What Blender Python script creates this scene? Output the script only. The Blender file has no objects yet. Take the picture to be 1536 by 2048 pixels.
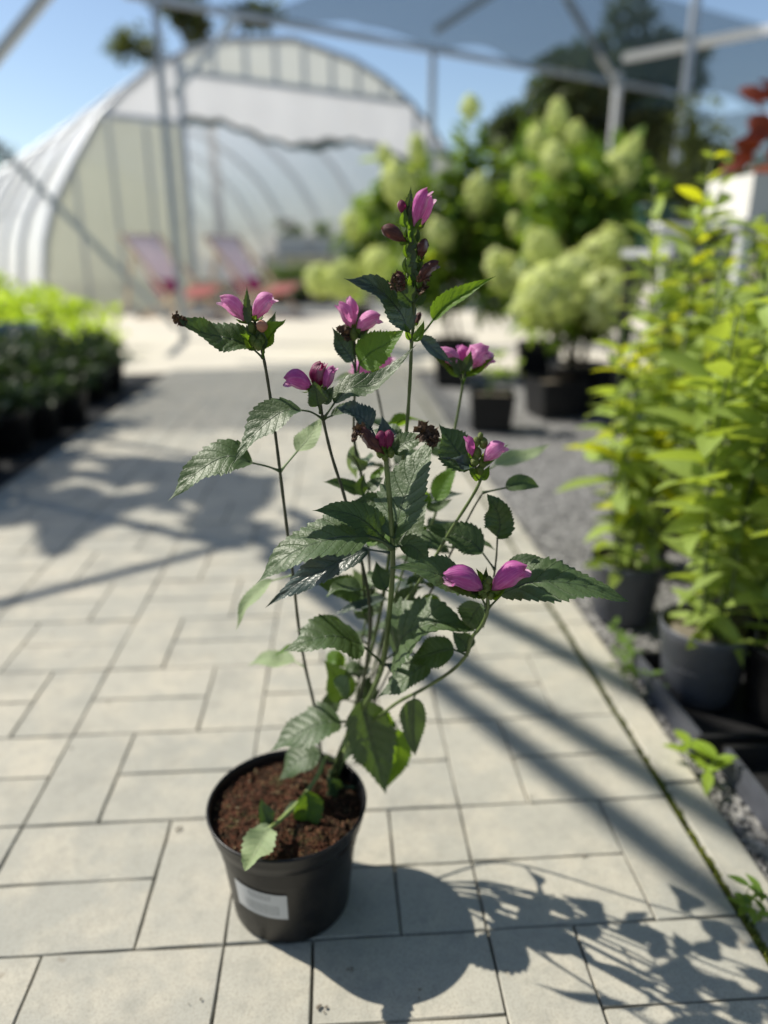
import bpy, bmesh, math, random
from mathutils import Vector, Matrix, noise
R = math.radians
SC = bpy.context.scene
COL = SC.collection

# ------------------------------------------------------------------ camera, sky, sun, exposure
FPX = 1450.0                       # focal length in photo pixels (photo 1536 x 2048)
PITCH = math.atan(506 / FPX)       # horizon at photo row 518
YAW = math.atan(100 / FPX * math.cos(PITCH))
EYE = Vector((0, 0, 0.73))
FWD = Vector((math.sin(YAW) * math.cos(PITCH), math.cos(YAW) * math.cos(PITCH), -math.sin(PITCH)))
RIGHT = Vector((math.cos(YAW), -math.sin(YAW), 0))
UP = RIGHT.cross(FWD)

cam_d = bpy.data.cameras.new('camera')
cam = bpy.data.objects.new('camera', cam_d)
COL.objects.link(cam)
cam.matrix_world = Matrix(((RIGHT.x, UP.x, -FWD.x, EYE.x), (RIGHT.y, UP.y, -FWD.y, EYE.y),
                           (RIGHT.z, UP.z, -FWD.z, EYE.z), (0, 0, 0, 1)))
cam_d.sensor_fit = 'HORIZONTAL'
cam_d.sensor_width = 36
cam_d.lens = 36 * FPX / 1536
cam_d.clip_start = 0.02
cam_d.clip_end = 2000
cam_d.dof.use_dof = True
cam_d.dof.focus_distance = 0.607
cam_d.dof.aperture_fstop = 2.75
cam_d.dof.aperture_blades = 0
SC.camera = cam

SUN_DIR = Vector((-0.857, 0.393, 1.0)).normalized()      # towards the sun
EL = math.asin(SUN_DIR.z)
AZ = math.atan2(SUN_DIR.x, SUN_DIR.y)                    # clockwise from +Y
world = bpy.data.worlds.new('World')
SC.world = world
world.use_nodes = True
wn = world.node_tree.nodes
wn.clear()
sky = wn.new('ShaderNodeTexSky')
sky.sky_type = 'NISHITA'
sky.sun_disc = False
sky.sun_elevation = EL
sky.sun_rotation = AZ
sky.altitude = 100
sky.air_density = 1.0
sky.dust_density = 0.6
sky.ozone_density = 1.3
bg = wn.new('ShaderNodeBackground')
bg.inputs['Strength'].default_value = 0.098
wo = wn.new('ShaderNodeOutputWorld')
world.node_tree.links.new(sky.outputs[0], bg.inputs[0])
world.node_tree.links.new(bg.outputs[0], wo.inputs[0])
sun_d = bpy.data.lights.new('sun', 'SUN')
sun_d.energy = 5.0
sun_d.angle = R(0.55)
sun_d.color = (1.0, 0.94, 0.83)
sun = bpy.data.objects.new('sun', sun_d)
COL.objects.link(sun)
sun.rotation_euler = (-SUN_DIR).to_track_quat('-Z', 'Y').to_euler()
sun.location = (-6, 3, 9)
SC.view_settings.view_transform = 'Standard'
SC.view_settings.look = 'None'
SC.view_settings.gamma = 1
SC.view_settings.exposure = 0.52
SC.view_settings.use_curve_mapping = False
SC.render.engine = 'CYCLES'
SC.cycles.use_denoising = True
SC.cycles.max_bounces = 8
SC.cycles.transparent_max_bounces = 16
SC.cycles.sample_clamp_indirect = 6

# ------------------------------------------------------------------ pixel helpers (direction only; distance from Y or the ground)
def ray(x, y):
    return FWD + RIGHT * ((x - 768) / FPX) - UP * ((y - 1024) / FPX)
def atz(x, y, z=0.0):
    d = ray(x, y)
    return EYE + d * ((z - EYE.z) / d.z)
def aty(x, y, Y):
    d = ray(x, y)
    return EYE + d * (Y / d.y)
def depth(p):
    return (p - EYE).dot(FWD)

# ------------------------------------------------------------------ objects and tags
def new_obj(name, mesh, parent=None, mats=()):
    for m in mats:
        if m.name not in mesh.materials:
            mesh.materials.append(m)
    o = bpy.data.objects.new(name, mesh)
    COL.objects.link(o)
    if parent is not None:
        o.parent = parent
    return o
def thing(name, label, cat, loc=(0, 0, 0), rz=0.0, group=None):
    o = bpy.data.objects.new(name, None)
    o.empty_display_size = 0.05
    COL.objects.link(o)
    o.location = loc
    o.rotation_euler = (0, 0, rz)
    o['label'] = label
    o['category'] = cat
    if group:
        o['group'] = group
    return o
def tag(o, label, cat, group=None):
    o['label'] = label
    o['category'] = cat
    if group:
        o['group'] = group
    return o
def structure(o):
    o['kind'] = 'structure'
    return o
def stuff(o):
    o['kind'] = 'stuff'
    return o
def mesh_of(name, verts, faces, smooth=False, uv=None):
    me = bpy.data.meshes.new(name)
    me.from_pydata([tuple(v) for v in verts], [], faces)
    if smooth:
        me.polygons.foreach_set('use_smooth', [True] * len(me.polygons))
    if uv is not None:
        lay = me.uv_layers.new(name='UVMap')
        idx = [0] * len(me.loops)
        me.loops.foreach_get('vertex_index', idx)
        flat = []
        for i in idx:
            flat += uv[i]
        lay.data.foreach_set('uv', flat)
    me.update()
    return me

class MB:
    """collects vertices and faces of ONE mesh"""
    def __init__(s):
        s.v, s.f, s.uv = [], [], []
    def add(s, vs, fs, uv=None):
        n = len(s.v)
        s.v += [Vector(v) for v in vs]
        s.f += [tuple(i + n for i in f) for f in fs]
        s.uv += list(uv) if uv else [(0, 0)] * len(vs)
        return s
    def box(s, lo, hi, M=None):
        (x0, y0, z0), (x1, y1, z1) = lo, hi
        vs = [Vector(p) for p in ((x0, y0, z0), (x1, y0, z0), (x1, y1, z0), (x0, y1, z0),
                                  (x0, y0, z1), (x1, y0, z1), (x1, y1, z1), (x0, y1, z1))]
        if M is not None:
            vs = [M @ v for v in vs]
        return s.add(vs, [(3, 2, 1, 0), (4, 5, 6, 7), (0, 1, 5, 4), (1, 2, 6, 5), (2, 3, 7, 6), (3, 0, 4, 7)])
    def tube(s, pts, rad, n=8, caps=True):
        pts = [Vector(p) for p in pts]
        k = len(pts)
        rad = [rad] * k if isinstance(rad, (int, float)) else list(rad)
        vs, fs, uv = [], [], []
        ref = None
        acc = 0.0
        for i in range(k):
            t = (pts[min(i + 1, k - 1)] - pts[max(i - 1, 0)]).normalized()
            if ref is None:
                ref = t.cross(Vector((0.3, 0.9, 0.2)))
                if ref.length < 1e-3:
                    ref = t.cross(Vector((1, 0, 0)))
            ref = (ref - t * ref.dot(t)).normalized()
            b = t.cross(ref)
            if i:
                acc += (pts[i] - pts[i - 1]).length
            for j in range(n):
                an = 2 * math.pi * j / n
                vs.append(pts[i] + (ref * math.cos(an) + b * math.sin(an)) * rad[i])
                uv.append((acc, j / n))
        for i in range(k - 1):
            for j in range(n):
                fs.append((i * n + j, i * n + (j + 1) % n, (i + 1) * n + (j + 1) % n, (i + 1) * n + j))
        if caps:
            fs.append(tuple(reversed(range(n))))
            fs.append(tuple((k - 1) * n + j for j in range(n)))
        return s.add(vs, fs, uv)
    def bar(s, p, q, w, h, up=(0, 0, 1)):
        p, q, up = Vector(p), Vector(q), Vector(up)
        d = (q - p).normalized()
        side = d.cross(up).normalized() * (w / 2)
        u = side.cross(d).normalized() * (h / 2)
        vs = [p - side - u, p + side - u, p + side + u, p - side + u, q - side - u, q + side - u, q + side + u, q - side + u]
        return s.add(vs, [(0, 1, 2, 3), (7, 6, 5, 4), (0, 4, 5, 1), (1, 5, 6, 2), (2, 6, 7, 3), (3, 7, 4, 0)])
    def lathe(s, prof, n=32, c=(0, 0, 0)):
        c = Vector(c)
        vs, fs, uv = [], [], []
        for i, (r, z) in enumerate(prof):
            for j in range(n):
                an = 2 * math.pi * j / n
                vs.append(c + Vector((r * math.cos(an), r * math.sin(an), z)))
                uv.append((j / n, i / max(1, len(prof) - 1)))
        for i in range(len(prof) - 1):
            for j in range(n):
                fs.append((i * n + j, i * n + (j + 1) % n, (i + 1) * n + (j + 1) % n, (i + 1) * n + j))
        return s.add(vs, fs, uv)
    def mesh(s, name, smooth=False):
        return mesh_of(name, s.v, s.f, smooth, s.uv)
    def build(s, name, mat, parent=None, smooth=False):
        return new_obj(name, s.mesh(name, smooth), parent, (mat,))

def bez(ps, u):
    ps = [Vector(p) for p in ps]
    while len(ps) > 1:
        ps = [a.lerp(b, u) for a, b in zip(ps[:-1], ps[1:])]
    return ps[0]
def smooth_path(ps, sub=6):
    """Catmull-Rom through the points"""
    ps = [Vector(p) for p in ps]
    if len(ps) < 3:
        return [ps[0].lerp(ps[-1], i / sub) for i in range(sub + 1)]
    q = [ps[0] * 2 - ps[1]] + ps + [ps[-1] * 2 - ps[-2]]
    out = []
    for i in range(1, len(q) - 2):
        a, b, c, d = q[i - 1:i + 3]
        for k in range(sub):
            t = k / sub
            out.append(0.5 * (2 * b + (c - a) * t + (2 * a - 5 * b + 4 * c - d) * t * t + (3 * b - a - 3 * c + d) * t ** 3))
    out.append(ps[-1])
    return out
def copy_tree(root, parent=None):
    c = root.copy()
    COL.objects.link(c)
    c.parent = parent
    for ch in root.children:
        copy_tree(ch, c)
    return c

# ------------------------------------------------------------------ materials
MATS = {}
class NT:
    def __init__(s, name):
        s.m = bpy.data.materials.new(name)
        s.m.use_nodes = True
        s.t = s.m.node_tree
        s.t.nodes.clear()
        s.out = s.n('ShaderNodeOutputMaterial')
        MATS[name] = s.m
    def n(s, kind, **kw):
        nd = s.t.nodes.new(kind)
        for k, v in kw.items():
            if k in nd.inputs:
                nd.inputs[k].default_value = v
            else:
                setattr(nd, k, v)
        return nd
    def l(s, a, b):
        s.t.links.new(a, b)
    def noise(s, scale, detail=4, rough=0.55, vec=None):
        nd = s.n('ShaderNodeTexNoise')
        nd.inputs['Scale'].default_value = scale
        nd.inputs['Detail'].default_value = detail
        nd.inputs['Roughness'].default_value = rough
        if vec is not None:
            s.l(vec, nd.inputs['Vector'])
        return nd.outputs['Fac']
    def ramp(s, fac, stops):
        nd = s.n('ShaderNodeValToRGB')
        el = nd.color_ramp.elements
        while len(el) < len(stops):
            el.new(0.5)
        for e, (p, c) in zip(el, stops):
            e.position = p
            e.color = (*c, 1) if len(c) == 3 else c
        s.l(fac, nd.inputs[0])
        return nd.outputs[0]
    def mix(s, fac, a, b, mode='MIX'):
        nd = s.n('ShaderNodeMix', data_type='RGBA', blend_type=mode)
        for i, v in ((0, fac), (6, a), (7, b)):
            if hasattr(v, 'is_linked') or isinstance(v, bpy.types.NodeSocket):
                s.l(v, nd.inputs[i])
            else:
                nd.inputs[i].default_value = v if i == 0 else (*v, 1)
        return nd.outputs[2]
    def math(s, op, a, b=None):
        nd = s.n('ShaderNodeMath', operation=op)
        for i, v in enumerate((a, b)):
            if v is None:
                continue
            if isinstance(v, bpy.types.NodeSocket):
                s.l(v, nd.inputs[i])
            else:
                nd.inputs[i].default_value = v
        return nd.outputs[0]
    def bump(s, h, strength, dist):
        nd = s.n('ShaderNodeBump')
        nd.inputs['Strength'].default_value = strength
        nd.inputs['Distance'].default_value = dist
        s.l(h, nd.inputs['Height'])
        return nd.outputs[0]
    def pos(s):
        return s.n('ShaderNodeNewGeometry').outputs['Position']
    def obj(s):
        return s.n('ShaderNodeTexCoord').outputs['Object']
    def uvxy(s):
        sp = s.n('ShaderNodeSeparateXYZ')
        s.l(s.n('ShaderNodeTexCoord').outputs['UV'], sp.inputs[0])
        return sp.outputs[0], sp.outputs[1]
    def rnd(s):
        return s.n('ShaderNodeObjectInfo').outputs['Random']
    def bsdf(s, col, rough=0.6, spec=0.5, metal=0.0, normal=None, trans=None, tfac=0.0, sheen=0.0):
        p = s.n('ShaderNodeBsdfPrincipled')
        for key, v in (('Base Color', col), ('Roughness', rough)):
            if isinstance(v, bpy.types.NodeSocket):
                s.l(v, p.inputs[key])
            else:
                p.inputs[key].default_value = (*v, 1) if key == 'Base Color' else v
        p.inputs['Specular IOR Level'].default_value = spec
        p.inputs['Metallic'].default_value = metal
        if sheen:
            p.inputs['Sheen Weight'].default_value = sheen
        if normal is not None:
            s.l(normal, p.inputs['Normal'])
        sh = p.outputs[0]
        if trans is not None:
            tr = s.n('ShaderNodeBsdfTranslucent')
            if isinstance(trans, bpy.types.NodeSocket):
                s.l(trans, tr.inputs[0])
            else:
                tr.inputs[0].default_value = (*trans, 1)
            if normal is not None:
                s.l(normal, tr.inputs['Normal'])
            mx = s.n('ShaderNodeMixShader')
            mx.inputs[0].default_value = tfac
            s.l(sh, mx.inputs[1])
            s.l(tr.outputs[0], mx.inputs[2])
            sh = mx.outputs[0]
        s.l(sh, s.out.inputs[0])
        return s.m

def plain(name, col, rough=0.6, var=0.15, scale=8.0, spec=0.4, metal=0.0, bump=0.0, bscale=60, bdist=0.002):
    t = NT(name)
    n = t.noise(scale, 5, 0.6, t.obj())
    c = t.ramp(n, [(0.3, tuple(max(0, x * (1 - var)) for x in col)), (0.7, tuple(min(1, x * (1 + var)) for x in col))])
    nm = t.bump(t.noise(bscale, 4, 0.6, t.obj()), bump, bdist) if bump else None
    return t.bsdf(c, rough, spec, metal, nm)

# concrete pavers: pale greyish beige, each a little different, speckled and stained
t = NT('paver_concrete')
ps = t.pos()
big = t.noise(2.3, 3, 0.5, ps)
mid = t.noise(11, 4, 0.6, ps)
fin = t.noise(420, 3, 0.7, ps)
c = t.ramp(big, [(0.32, (0.325, 0.322, 0.28)), (0.68, (0.42, 0.398, 0.332))])
c = t.mix(t.math('MULTIPLY', t.math('SUBTRACT', t.rnd(), 0.30), 0.85), c, (0.30, 0.30, 0.265))
c = t.mix(t.math('MULTIPLY', t.ramp(mid, [(0.45, (0, 0, 0)), (0.62, (1, 1, 1))]), 0.45), c, (0.50, 0.455, 0.36))
c = t.mix(t.ramp(t.noise(7, 5, 0.65, ps), [(0.52, (0, 0, 0)), (0.72, (0.7, 0.7, 0.7))]), c, (0.23, 0.23, 0.205))
c = t.mix(t.ramp(t.noise(38, 4, 0.7, ps), [(0.50, (0, 0, 0)), (0.70, (0.5, 0.5, 0.5))]), c, (0.25, 0.25, 0.215))
c = t.mix(t.ramp(fin, [(0.36, (0.6, 0.6, 0.6)), (0.52, (0, 0, 0))]), c, (0.24, 0.225, 0.19))
c = t.mix(t.ramp(t.noise(33, 2, 0.5, ps), [(0.70, (0, 0, 0)), (0.76, (0.5, 0.5, 0.5))]), c, (0.18, 0.15, 0.11))
t.bsdf(c, 0.85, 0.3, 0, t.bump(fin, 0.35, 0.0015))
plain('joint_sand', (0.085, 0.082, 0.062), 0.95, 0.4, 90, 0.1, 0, 0.6, 500, 0.002)
t = NT('moss')
c = t.ramp(t.noise(60, 3, 0.6, t.pos()), [(0.3, (0.08, 0.10, 0.018)), (0.7, (0.24, 0.26, 0.05))])
t.bsdf(c, 0.95, 0.1)
plain('earth', (0.16, 0.14, 0.11), 0.95, 0.35, 1.5, 0.1, 0, 0.5, 40, 0.01)
t = NT('gravel_ground')
v = t.n('ShaderNodeTexVoronoi')
v.inputs['Scale'].default_value = 85
t.l(t.pos(), v.inputs['Vector'])
c = t.ramp(v.outputs['Color'], [(0.1, (0.08, 0.08, 0.08)), (0.55, (0.19, 0.188, 0.182)), (0.95, (0.34, 0.335, 0.32))])
t.bsdf(c, 0.85, 0.3, 0, t.bump(v.outputs['Distance'], 1.0, 0.006))
t = NT('gravel_stone')
c = t.ramp(t.noise(160, 2, 0.5, t.pos()), [(0.25, (0.055, 0.055, 0.057)), (0.5, (0.18, 0.178, 0.172)), (0.75, (0.36, 0.352, 0.335))])
t.bsdf(c, 0.75, 0.35)
t = NT('yard_concrete')
c = t.ramp(t.noise(1.2, 5, 0.6, t.pos()), [(0.3, (0.48, 0.45, 0.38)), (0.7, (0.56, 0.52, 0.43))])
t.bsdf(c, 0.9, 0.2)
plain('weed_cloth', (0.02, 0.021, 0.022), 0.85, 0.3, 30, 0.3, 0, 0.3, 700, 0.001)
t = NT('pot_black')
ob = t.obj()
sp = t.n('ShaderNodeSeparateXYZ')
t.l(ob, sp.inputs[0])
dust = t.math('MULTIPLY', t.ramp(t.noise(34, 6, 0.7, ob), [(0.45, (0, 0, 0)), (0.72, (1, 1, 1))]), t.ramp(sp.outputs[2], [(0.0, (0.38, 0.38, 0.38)), (0.10, (0.05, 0.05, 0.05))]))
c = t.mix(dust, (0.005, 0.005, 0.006), (0.06, 0.055, 0.045))
c = t.mix(t.ramp(t.noise(300, 2, 0.5, ob), [(0.66, (0, 0, 0)), (0.74, (0.35, 0.35, 0.35))]), c, (0.10, 0.09, 0.07))
t.bsdf(c, t.math('ADD', t.math('MULTIPLY', dust, 0.4), 0.36), 0.32, 0, t.bump(t.noise(90, 4, 0.6, ob), 0.08, 0.001))
plain('pot_grey', (0.06, 0.064, 0.076), 0.45, 0.2, 25, 0.5)
plain('tray_black', (0.018, 0.018, 0.019), 0.35, 0.2, 25, 0.5)
plain('steel', (0.42, 0.44, 0.46), 0.45, 0.12, 20, 0.5, 0.6)
plain('steel_pale', (0.62, 0.63, 0.63), 0.5, 0.1, 20, 0.5, 0.2)
plain('wood_pale', (0.42, 0.33, 0.23), 0.6, 0.25, 12, 0.3)
plain('fabric_magenta', (0.52, 0.045, 0.16), 0.9, 0.15, 30, 0.1)
plain('white_foam', (0.62, 0.61, 0.57), 0.8, 0.05, 30, 0.2, 0, 0.15, 300, 0.001)
plain('white_ceramic', (0.74, 0.74, 0.72), 0.3, 0.04, 20, 0.5)
plain('grey_board', (0.33, 0.34, 0.35), 0.7, 0.15, 8, 0.3)
plain('dark_green_plastic', (0.006, 0.045, 0.03), 0.4, 0.2, 20, 0.5)
plain('bark', (0.10, 0.075, 0.05), 0.9, 0.4, 30, 0.2, 0, 0.6, 90, 0.004)

def film(name, col, tfac, alpha=0.0, rough=0.35):
    t = NT(name)
    n = t.noise(0.9, 4, 0.6, t.pos())
    c = t.ramp(n, [(0.3, tuple(x * 0.92 for x in col)), (0.7, col)])
    p = t.n('ShaderNodeBsdfPrincipled', Roughness=rough)
    t.l(c, p.inputs['Base Color'])
    tr = t.n('ShaderNodeBsdfTranslucent')
    t.l(c, tr.inputs[0])
    mx = t.n('ShaderNodeMixShader')
    mx.inputs[0].default_value = tfac
    t.l(p.outputs[0], mx.inputs[1])
    t.l(tr.outputs[0], mx.inputs[2])
    sh = mx.outputs[0]
    if alpha:
        tp = t.n('ShaderNodeBsdfTransparent')
        m2 = t.n('ShaderNodeMixShader')
        m2.inputs[0].default_value = alpha
        t.l(sh, m2.inputs[1])
        t.l(tp.outputs[0], m2.inputs[2])
        sh = m2.outputs[0]
    t.l(sh, t.out.inputs[0])
    return t.m
film('tunnel_film', (0.93, 0.94, 0.95), 0.32, 0.28)
film('door_fleece', (0.95, 0.96, 0.98), 0.80, 0.0)
film('fabric_lavender', (0.92, 0.84, 0.86), 0.5, 0.0, 0.9)
film('fabric_salmon', (0.76, 0.42, 0.44), 0.4, 0.0, 0.9)
film('tunnel_panel', (0.66, 0.67, 0.54), 0.55, 0.12)
film('tunnel_gable_panel', (0.82, 0.84, 0.78), 0.75, 0.08)
film('shade_cloth', (0.07, 0.10, 0.12), 0.4, 0.52, 0.8)
film('roof_cloth', (0.022, 0.045, 0.06), 0.3, 0.42, 0.8)
film('shade_cloth_dense', (0.03, 0.04, 0.045), 0.3, 0.08, 0.9)

def leafmat(name, dark, light, trans, tfac=0.3, rough=0.45, spec=0.45, vein=None, nv=8.0, kslope=0.42, bumps=1.0, obvar=0.25):
    """leaf with UV u along the midrib (0..1) and v across (0..1, midrib at 0.5)"""
    t = NT(name)
    u, v = t.uvxy()
    av = t.math('ABSOLUTE', t.math('MULTIPLY', t.math('SUBTRACT', v, 0.5), 2.0))
    sv = t.math('SUBTRACT', t.math('MULTIPLY', u, nv), t.math('MULTIPLY', av, nv * kslope * 0.5))
    lat = t.math('ABSOLUTE', t.math('SINE', t.math('MULTIPLY', sv, math.pi)))
    latm = t.ramp(lat, [(0.0, (1, 1, 1)), (0.20, (0, 0, 0))])
    midm = t.ramp(av, [(0.0, (1, 1, 1)), (0.055, (0, 0, 0))])
    ob = t.obj()
    n = t.noise(45, 4, 0.6, ob)
    c = t.ramp(n, [(0.3, dark), (0.72, light)])
    c = t.mix(t.math('MULTIPLY', t.rnd(), obvar), c, tuple(min(1, x * 1.9) for x in light))
    vc = vein or tuple(min(1, x * 1.9 + 0.015) for x in light)
    c = t.mix(t.math('MULTIPLY', latm, 0.65), c, vc)
    c = t.mix(t.math('MULTIPLY', midm, 0.6), c, vc)
    fine = t.noise(330, 3, 0.7, ob)
    vo = t.n('ShaderNodeTexVoronoi')
    vo.feature = 'DISTANCE_TO_EDGE'
    vo.inputs['Scale'].default_value = 260
    t.l(ob, vo.inputs['Vector'])
    cell = t.ramp(vo.outputs['Distance'], [(0.0, (0, 0, 0)), (0.25, (1, 1, 1))])
    h = t.math('ADD', t.math('MULTIPLY', cell, 0.30), t.math('MULTIPLY', fine, 0.40))
    h = t.math('SUBTRACT', h, t.math('MULTIPLY', t.math('ADD', latm, midm), 1.6))
    nm = t.bump(h, 0.42 * bumps, 0.0010)
    return t.bsdf(c, rough, spec, 0, nm, trans, tfac)
leafmat('hero_leaf', (0.030, 0.055, 0.018), (0.056, 0.088, 0.032), (0.14, 0.25, 0.012), 0.18, 0.50, 0.52, (0.018, 0.032, 0.011))  # last colour paints the shade of the sunken veins as dark lines
leafmat('hero_leaf_bright', (0.045, 0.095, 0.012), (0.07, 0.14, 0.02), (0.24, 0.40, 0.015), 0.42, 0.5, 0.4)
leafmat('hero_leaf_pale', (0.17, 0.23, 0.12), (0.28, 0.34, 0.19), (0.30, 0.40, 0.12), 0.3, 0.6, 0.35, (0.40, 0.45, 0.26))
leafmat('hero_leaf_blue', (0.020, 0.036, 0.028), (0.042, 0.062, 0.050), (0.06, 0.12, 0.02), 0.10, 0.38, 0.62, (0.035, 0.05, 0.04))
leafmat('hero_leaf_wither', (0.05, 0.03, 0.02), (0.13, 0.082, 0.052), (0.12, 0.07, 0.03), 0.1, 0.7, 0.3, (0.10, 0.07, 0.04), bumps=1.6)
plain('hero_stem', (0.085, 0.12, 0.035), 0.5, 0.35, 30, 0.45, 0, 0.3, 300, 0.0006)
plain('hero_stem_light', (0.20, 0.26, 0.08), 0.5, 0.25, 30, 0.45)
plain('hero_stem_dark', (0.045, 0.050, 0.026), 0.5, 0.4, 40, 0.45, 0, 0.3, 300, 0.0006)

def petalmat(name, c0, c1, trans, tfac=0.35, rough=0.45):
    t = NT(name)
    u, v = t.uvxy()
    cmb = t.n('ShaderNodeCombineXYZ')
    t.l(t.math('MULTIPLY', u, 2.2), cmb.inputs[0])
    t.l(t.math('MULTIPLY', v, 26.0), cmb.inputs[1])
    st = t.noise(1.0, 4, 0.6, cmb.outputs[0])
    c = t.ramp(u, [(0.0, c1), (0.30, c0), (1.0, c0)])
    c = t.mix(t.ramp(st, [(0.42, (0, 0, 0)), (0.66, (0.9, 0.9, 0.9))]), c, c1)
    c = t.mix(t.ramp(t.noise(140, 3, 0.6, t.obj()), [(0.5, (0, 0, 0)), (0.8, (0.5, 0.5, 0.5))]), c, tuple(x * 0.55 for x in c0))
    lipm = t.math('MULTIPLY', t.ramp(v, [(0.76, (0, 0, 0)), (0.86, (1, 1, 1))]), t.ramp(u, [(0.45, (0, 0, 0)), (0.85, (0.75, 0.75, 0.75))]))
    c = t.mix(lipm, c, tuple(min(1, x * 0.6 + 0.36) for x in c1))
    edge = t.math('MULTIPLY', t.ramp(u, [(0.90, (0, 0, 0)), (1.0, (0.8, 0.8, 0.8))]), t.ramp(t.noise(190, 3, 0.6, t.obj()), [(0.45, (0, 0, 0)), (0.6, (1, 1, 1))]))
    c = t.mix(edge, c, (0.16, 0.07, 0.06))
    nm = t.bump(st, 0.8, 0.0014)
    return t.bsdf(c, rough, 0.4, 0, nm, trans, tfac)
petalmat('petal_pink', (0.58, 0.18, 0.42), (0.82, 0.50, 0.70), (0.76, 0.26, 0.54), 0.40)
petalmat('petal_magenta', (0.47, 0.085, 0.33), (0.70, 0.28, 0.55), (0.66, 0.15, 0.46), 0.40)
petalmat('petal_plum', (0.16, 0.012, 0.07), (0.30, 0.03, 0.13), (0.34, 0.02, 0.12), 0.3)
petalmat('petal_brown', (0.07, 0.022, 0.020), (0.16, 0.055, 0.038), (0.18, 0.05, 0.03), 0.2, 0.55)
petalmat('petal_peach', (0.55, 0.25, 0.16), (0.66, 0.34, 0.22), (0.6, 0.25, 0.15), 0.3)
petalmat('bud_green', (0.10, 0.16, 0.03), (0.20, 0.24, 0.06), (0.25, 0.35, 0.05), 0.3)

leafmat('bed_leaf', (0.125, 0.185, 0.035), (0.23, 0.30, 0.075), (0.44, 0.55, 0.05), 0.42, 0.5, 0.4, None, 6, bumps=0.4, obvar=0.55)
leafmat('bed_leaf_yellow', (0.30, 0.34, 0.015), (0.44, 0.46, 0.03), (0.70, 0.72, 0.02), 0.5, 0.55, 0.3, None, 6, bumps=0.4, obvar=0.1)
leafmat('shrub_leaf', (0.06, 0.115, 0.02), (0.11, 0.19, 0.035), (0.30, 0.44, 0.03), 0.40, 0.5, 0.4, None, 6, bumps=0.4)
leafmat('shrub_leaf_lime', (0.14, 0.22, 0.02), (0.22, 0.32, 0.04), (0.48, 0.60, 0.03), 0.42, 0.5, 0.4, None, 6, bumps=0.4)
leafmat('ground_leaf_dark', (0.022, 0.040, 0.014), (0.045, 0.07, 0.022), (0.08, 0.14, 0.02), 0.25, 0.55, 0.35, None, 6, bumps=0.4)
leafmat('lime_leaf', (0.30, 0.40, 0.02), (0.46, 0.56, 0.06), (0.62, 0.80, 0.05), 0.45, 0.5, 0.3, None, 5, bumps=0.3)
leafmat('red_leaf', (0.09, 0.014, 0.008), (0.16, 0.028, 0.012), (0.42, 0.08, 0.015), 0.4, 0.4, 0.5, None, 5, bumps=0.4)
leafmat('tree_leaf_dark', (0.036, 0.050, 0.022), (0.085, 0.10, 0.042), (0.07, 0.12, 0.02), 0.25, 0.6, 0.3, None, 5, bumps=0.3)
leafmat('tree_leaf_olive', (0.06, 0.075, 0.025), (0.10, 0.12, 0.04), (0.18, 0.22, 0.04), 0.3, 0.6, 0.3, None, 5, bumps=0.3)
leafmat('floret_cream', (0.46, 0.53, 0.18), (0.66, 0.71, 0.34), (0.72, 0.78, 0.28), 0.48, 0.7, 0.2, None, 3, bumps=0.2, obvar=0.4)
M = MATS

# ------------------------------------------------------------------ ground and paving
def sheet(name, pts, z, mat, parent=None):
    me = mesh_of(name, [(x, y, z) for x, y in pts], [tuple(range(len(pts)))])
    return new_obj(name, me, parent, (mat,))
structure(sheet('ground', [(-600, -300), (600, -300), (600, 900), (-600, 900)], -0.060, M['earth']))
structure(sheet('yard', [(-9, 5.05), (9, 5.05), (9, 26), (-9, 26)], -0.004, M['yard_concrete']))
structure(sheet('weed_fabric', [(-5.5, 0.4), (-1.16, 0.4), (-1.16, 5.04), (-5.5, 5.04)], -0.012, M['weed_cloth']))
gravel_bed = structure(sheet('gravel_bed', [(0.53, -1.0), (6.0, -1.0), (6.0, 5.04), (0.53, 5.04)], -0.016, M['gravel_ground']))

paving = structure(sheet('paving', [(-1.155, -0.9), (0.475, -0.9), (0.475, 5.04), (-1.155, 5.04)], -0.0075, M['joint_sand']))
rng = random.Random(5)
def paver_geo(lx, ly, seed):
    """a concrete paver: flat top, worn chamfered edge with small chips, sides; centre at the origin, top at z=0"""
    r = random.Random(seed)
    hx, hy = lx / 2 - 0.0009, ly / 2 - 0.0009
    nx, ny = max(2, round(lx / 0.034)), max(2, round(ly / 0.034))
    ring = [(-hx + 2 * hx * i / nx, -hy) for i in range(nx)] + [(hx, -hy + 2 * hy * i / ny) for i in range(ny)]
    ring += [(hx - 2 * hx * i / nx, hy) for i in range(nx)] + [(-hx, hy - 2 * hy * i / ny) for i in range(ny)]
    k = len(ring)
    vs = []
    for x, y in ring:
        j = r.uniform(-0.0004, 0.0010)
        f = 1 - j / hx, 1 - j / hy
        vs.append((x * f[0], y * f[1], -0.0018))
    for x, y in ring:
        j = r.uniform(0.0008, 0.0018)
        vs.append((x * (1 - j / hx), y * (1 - j / hy), 0))
    for x, y in ring:
        vs.append((x, y, -0.012))
    fs = [tuple(range(k, 2 * k))]
    for i in range(k):
        q = (i + 1) % k
        fs.append((i, q, k + q, k + i))
        fs.append((2 * k + i, 2 * k + q, q, i))
    return vs, fs
PV = [paver_geo(0.2, 0.1, s) for s in range(6)]
PVM = [mesh_of('paver', v, f) for v, f in PV]
HALF = mesh_of('paver_half', *paver_geo(0.1, 0.1, 77))
far = MB()
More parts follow.
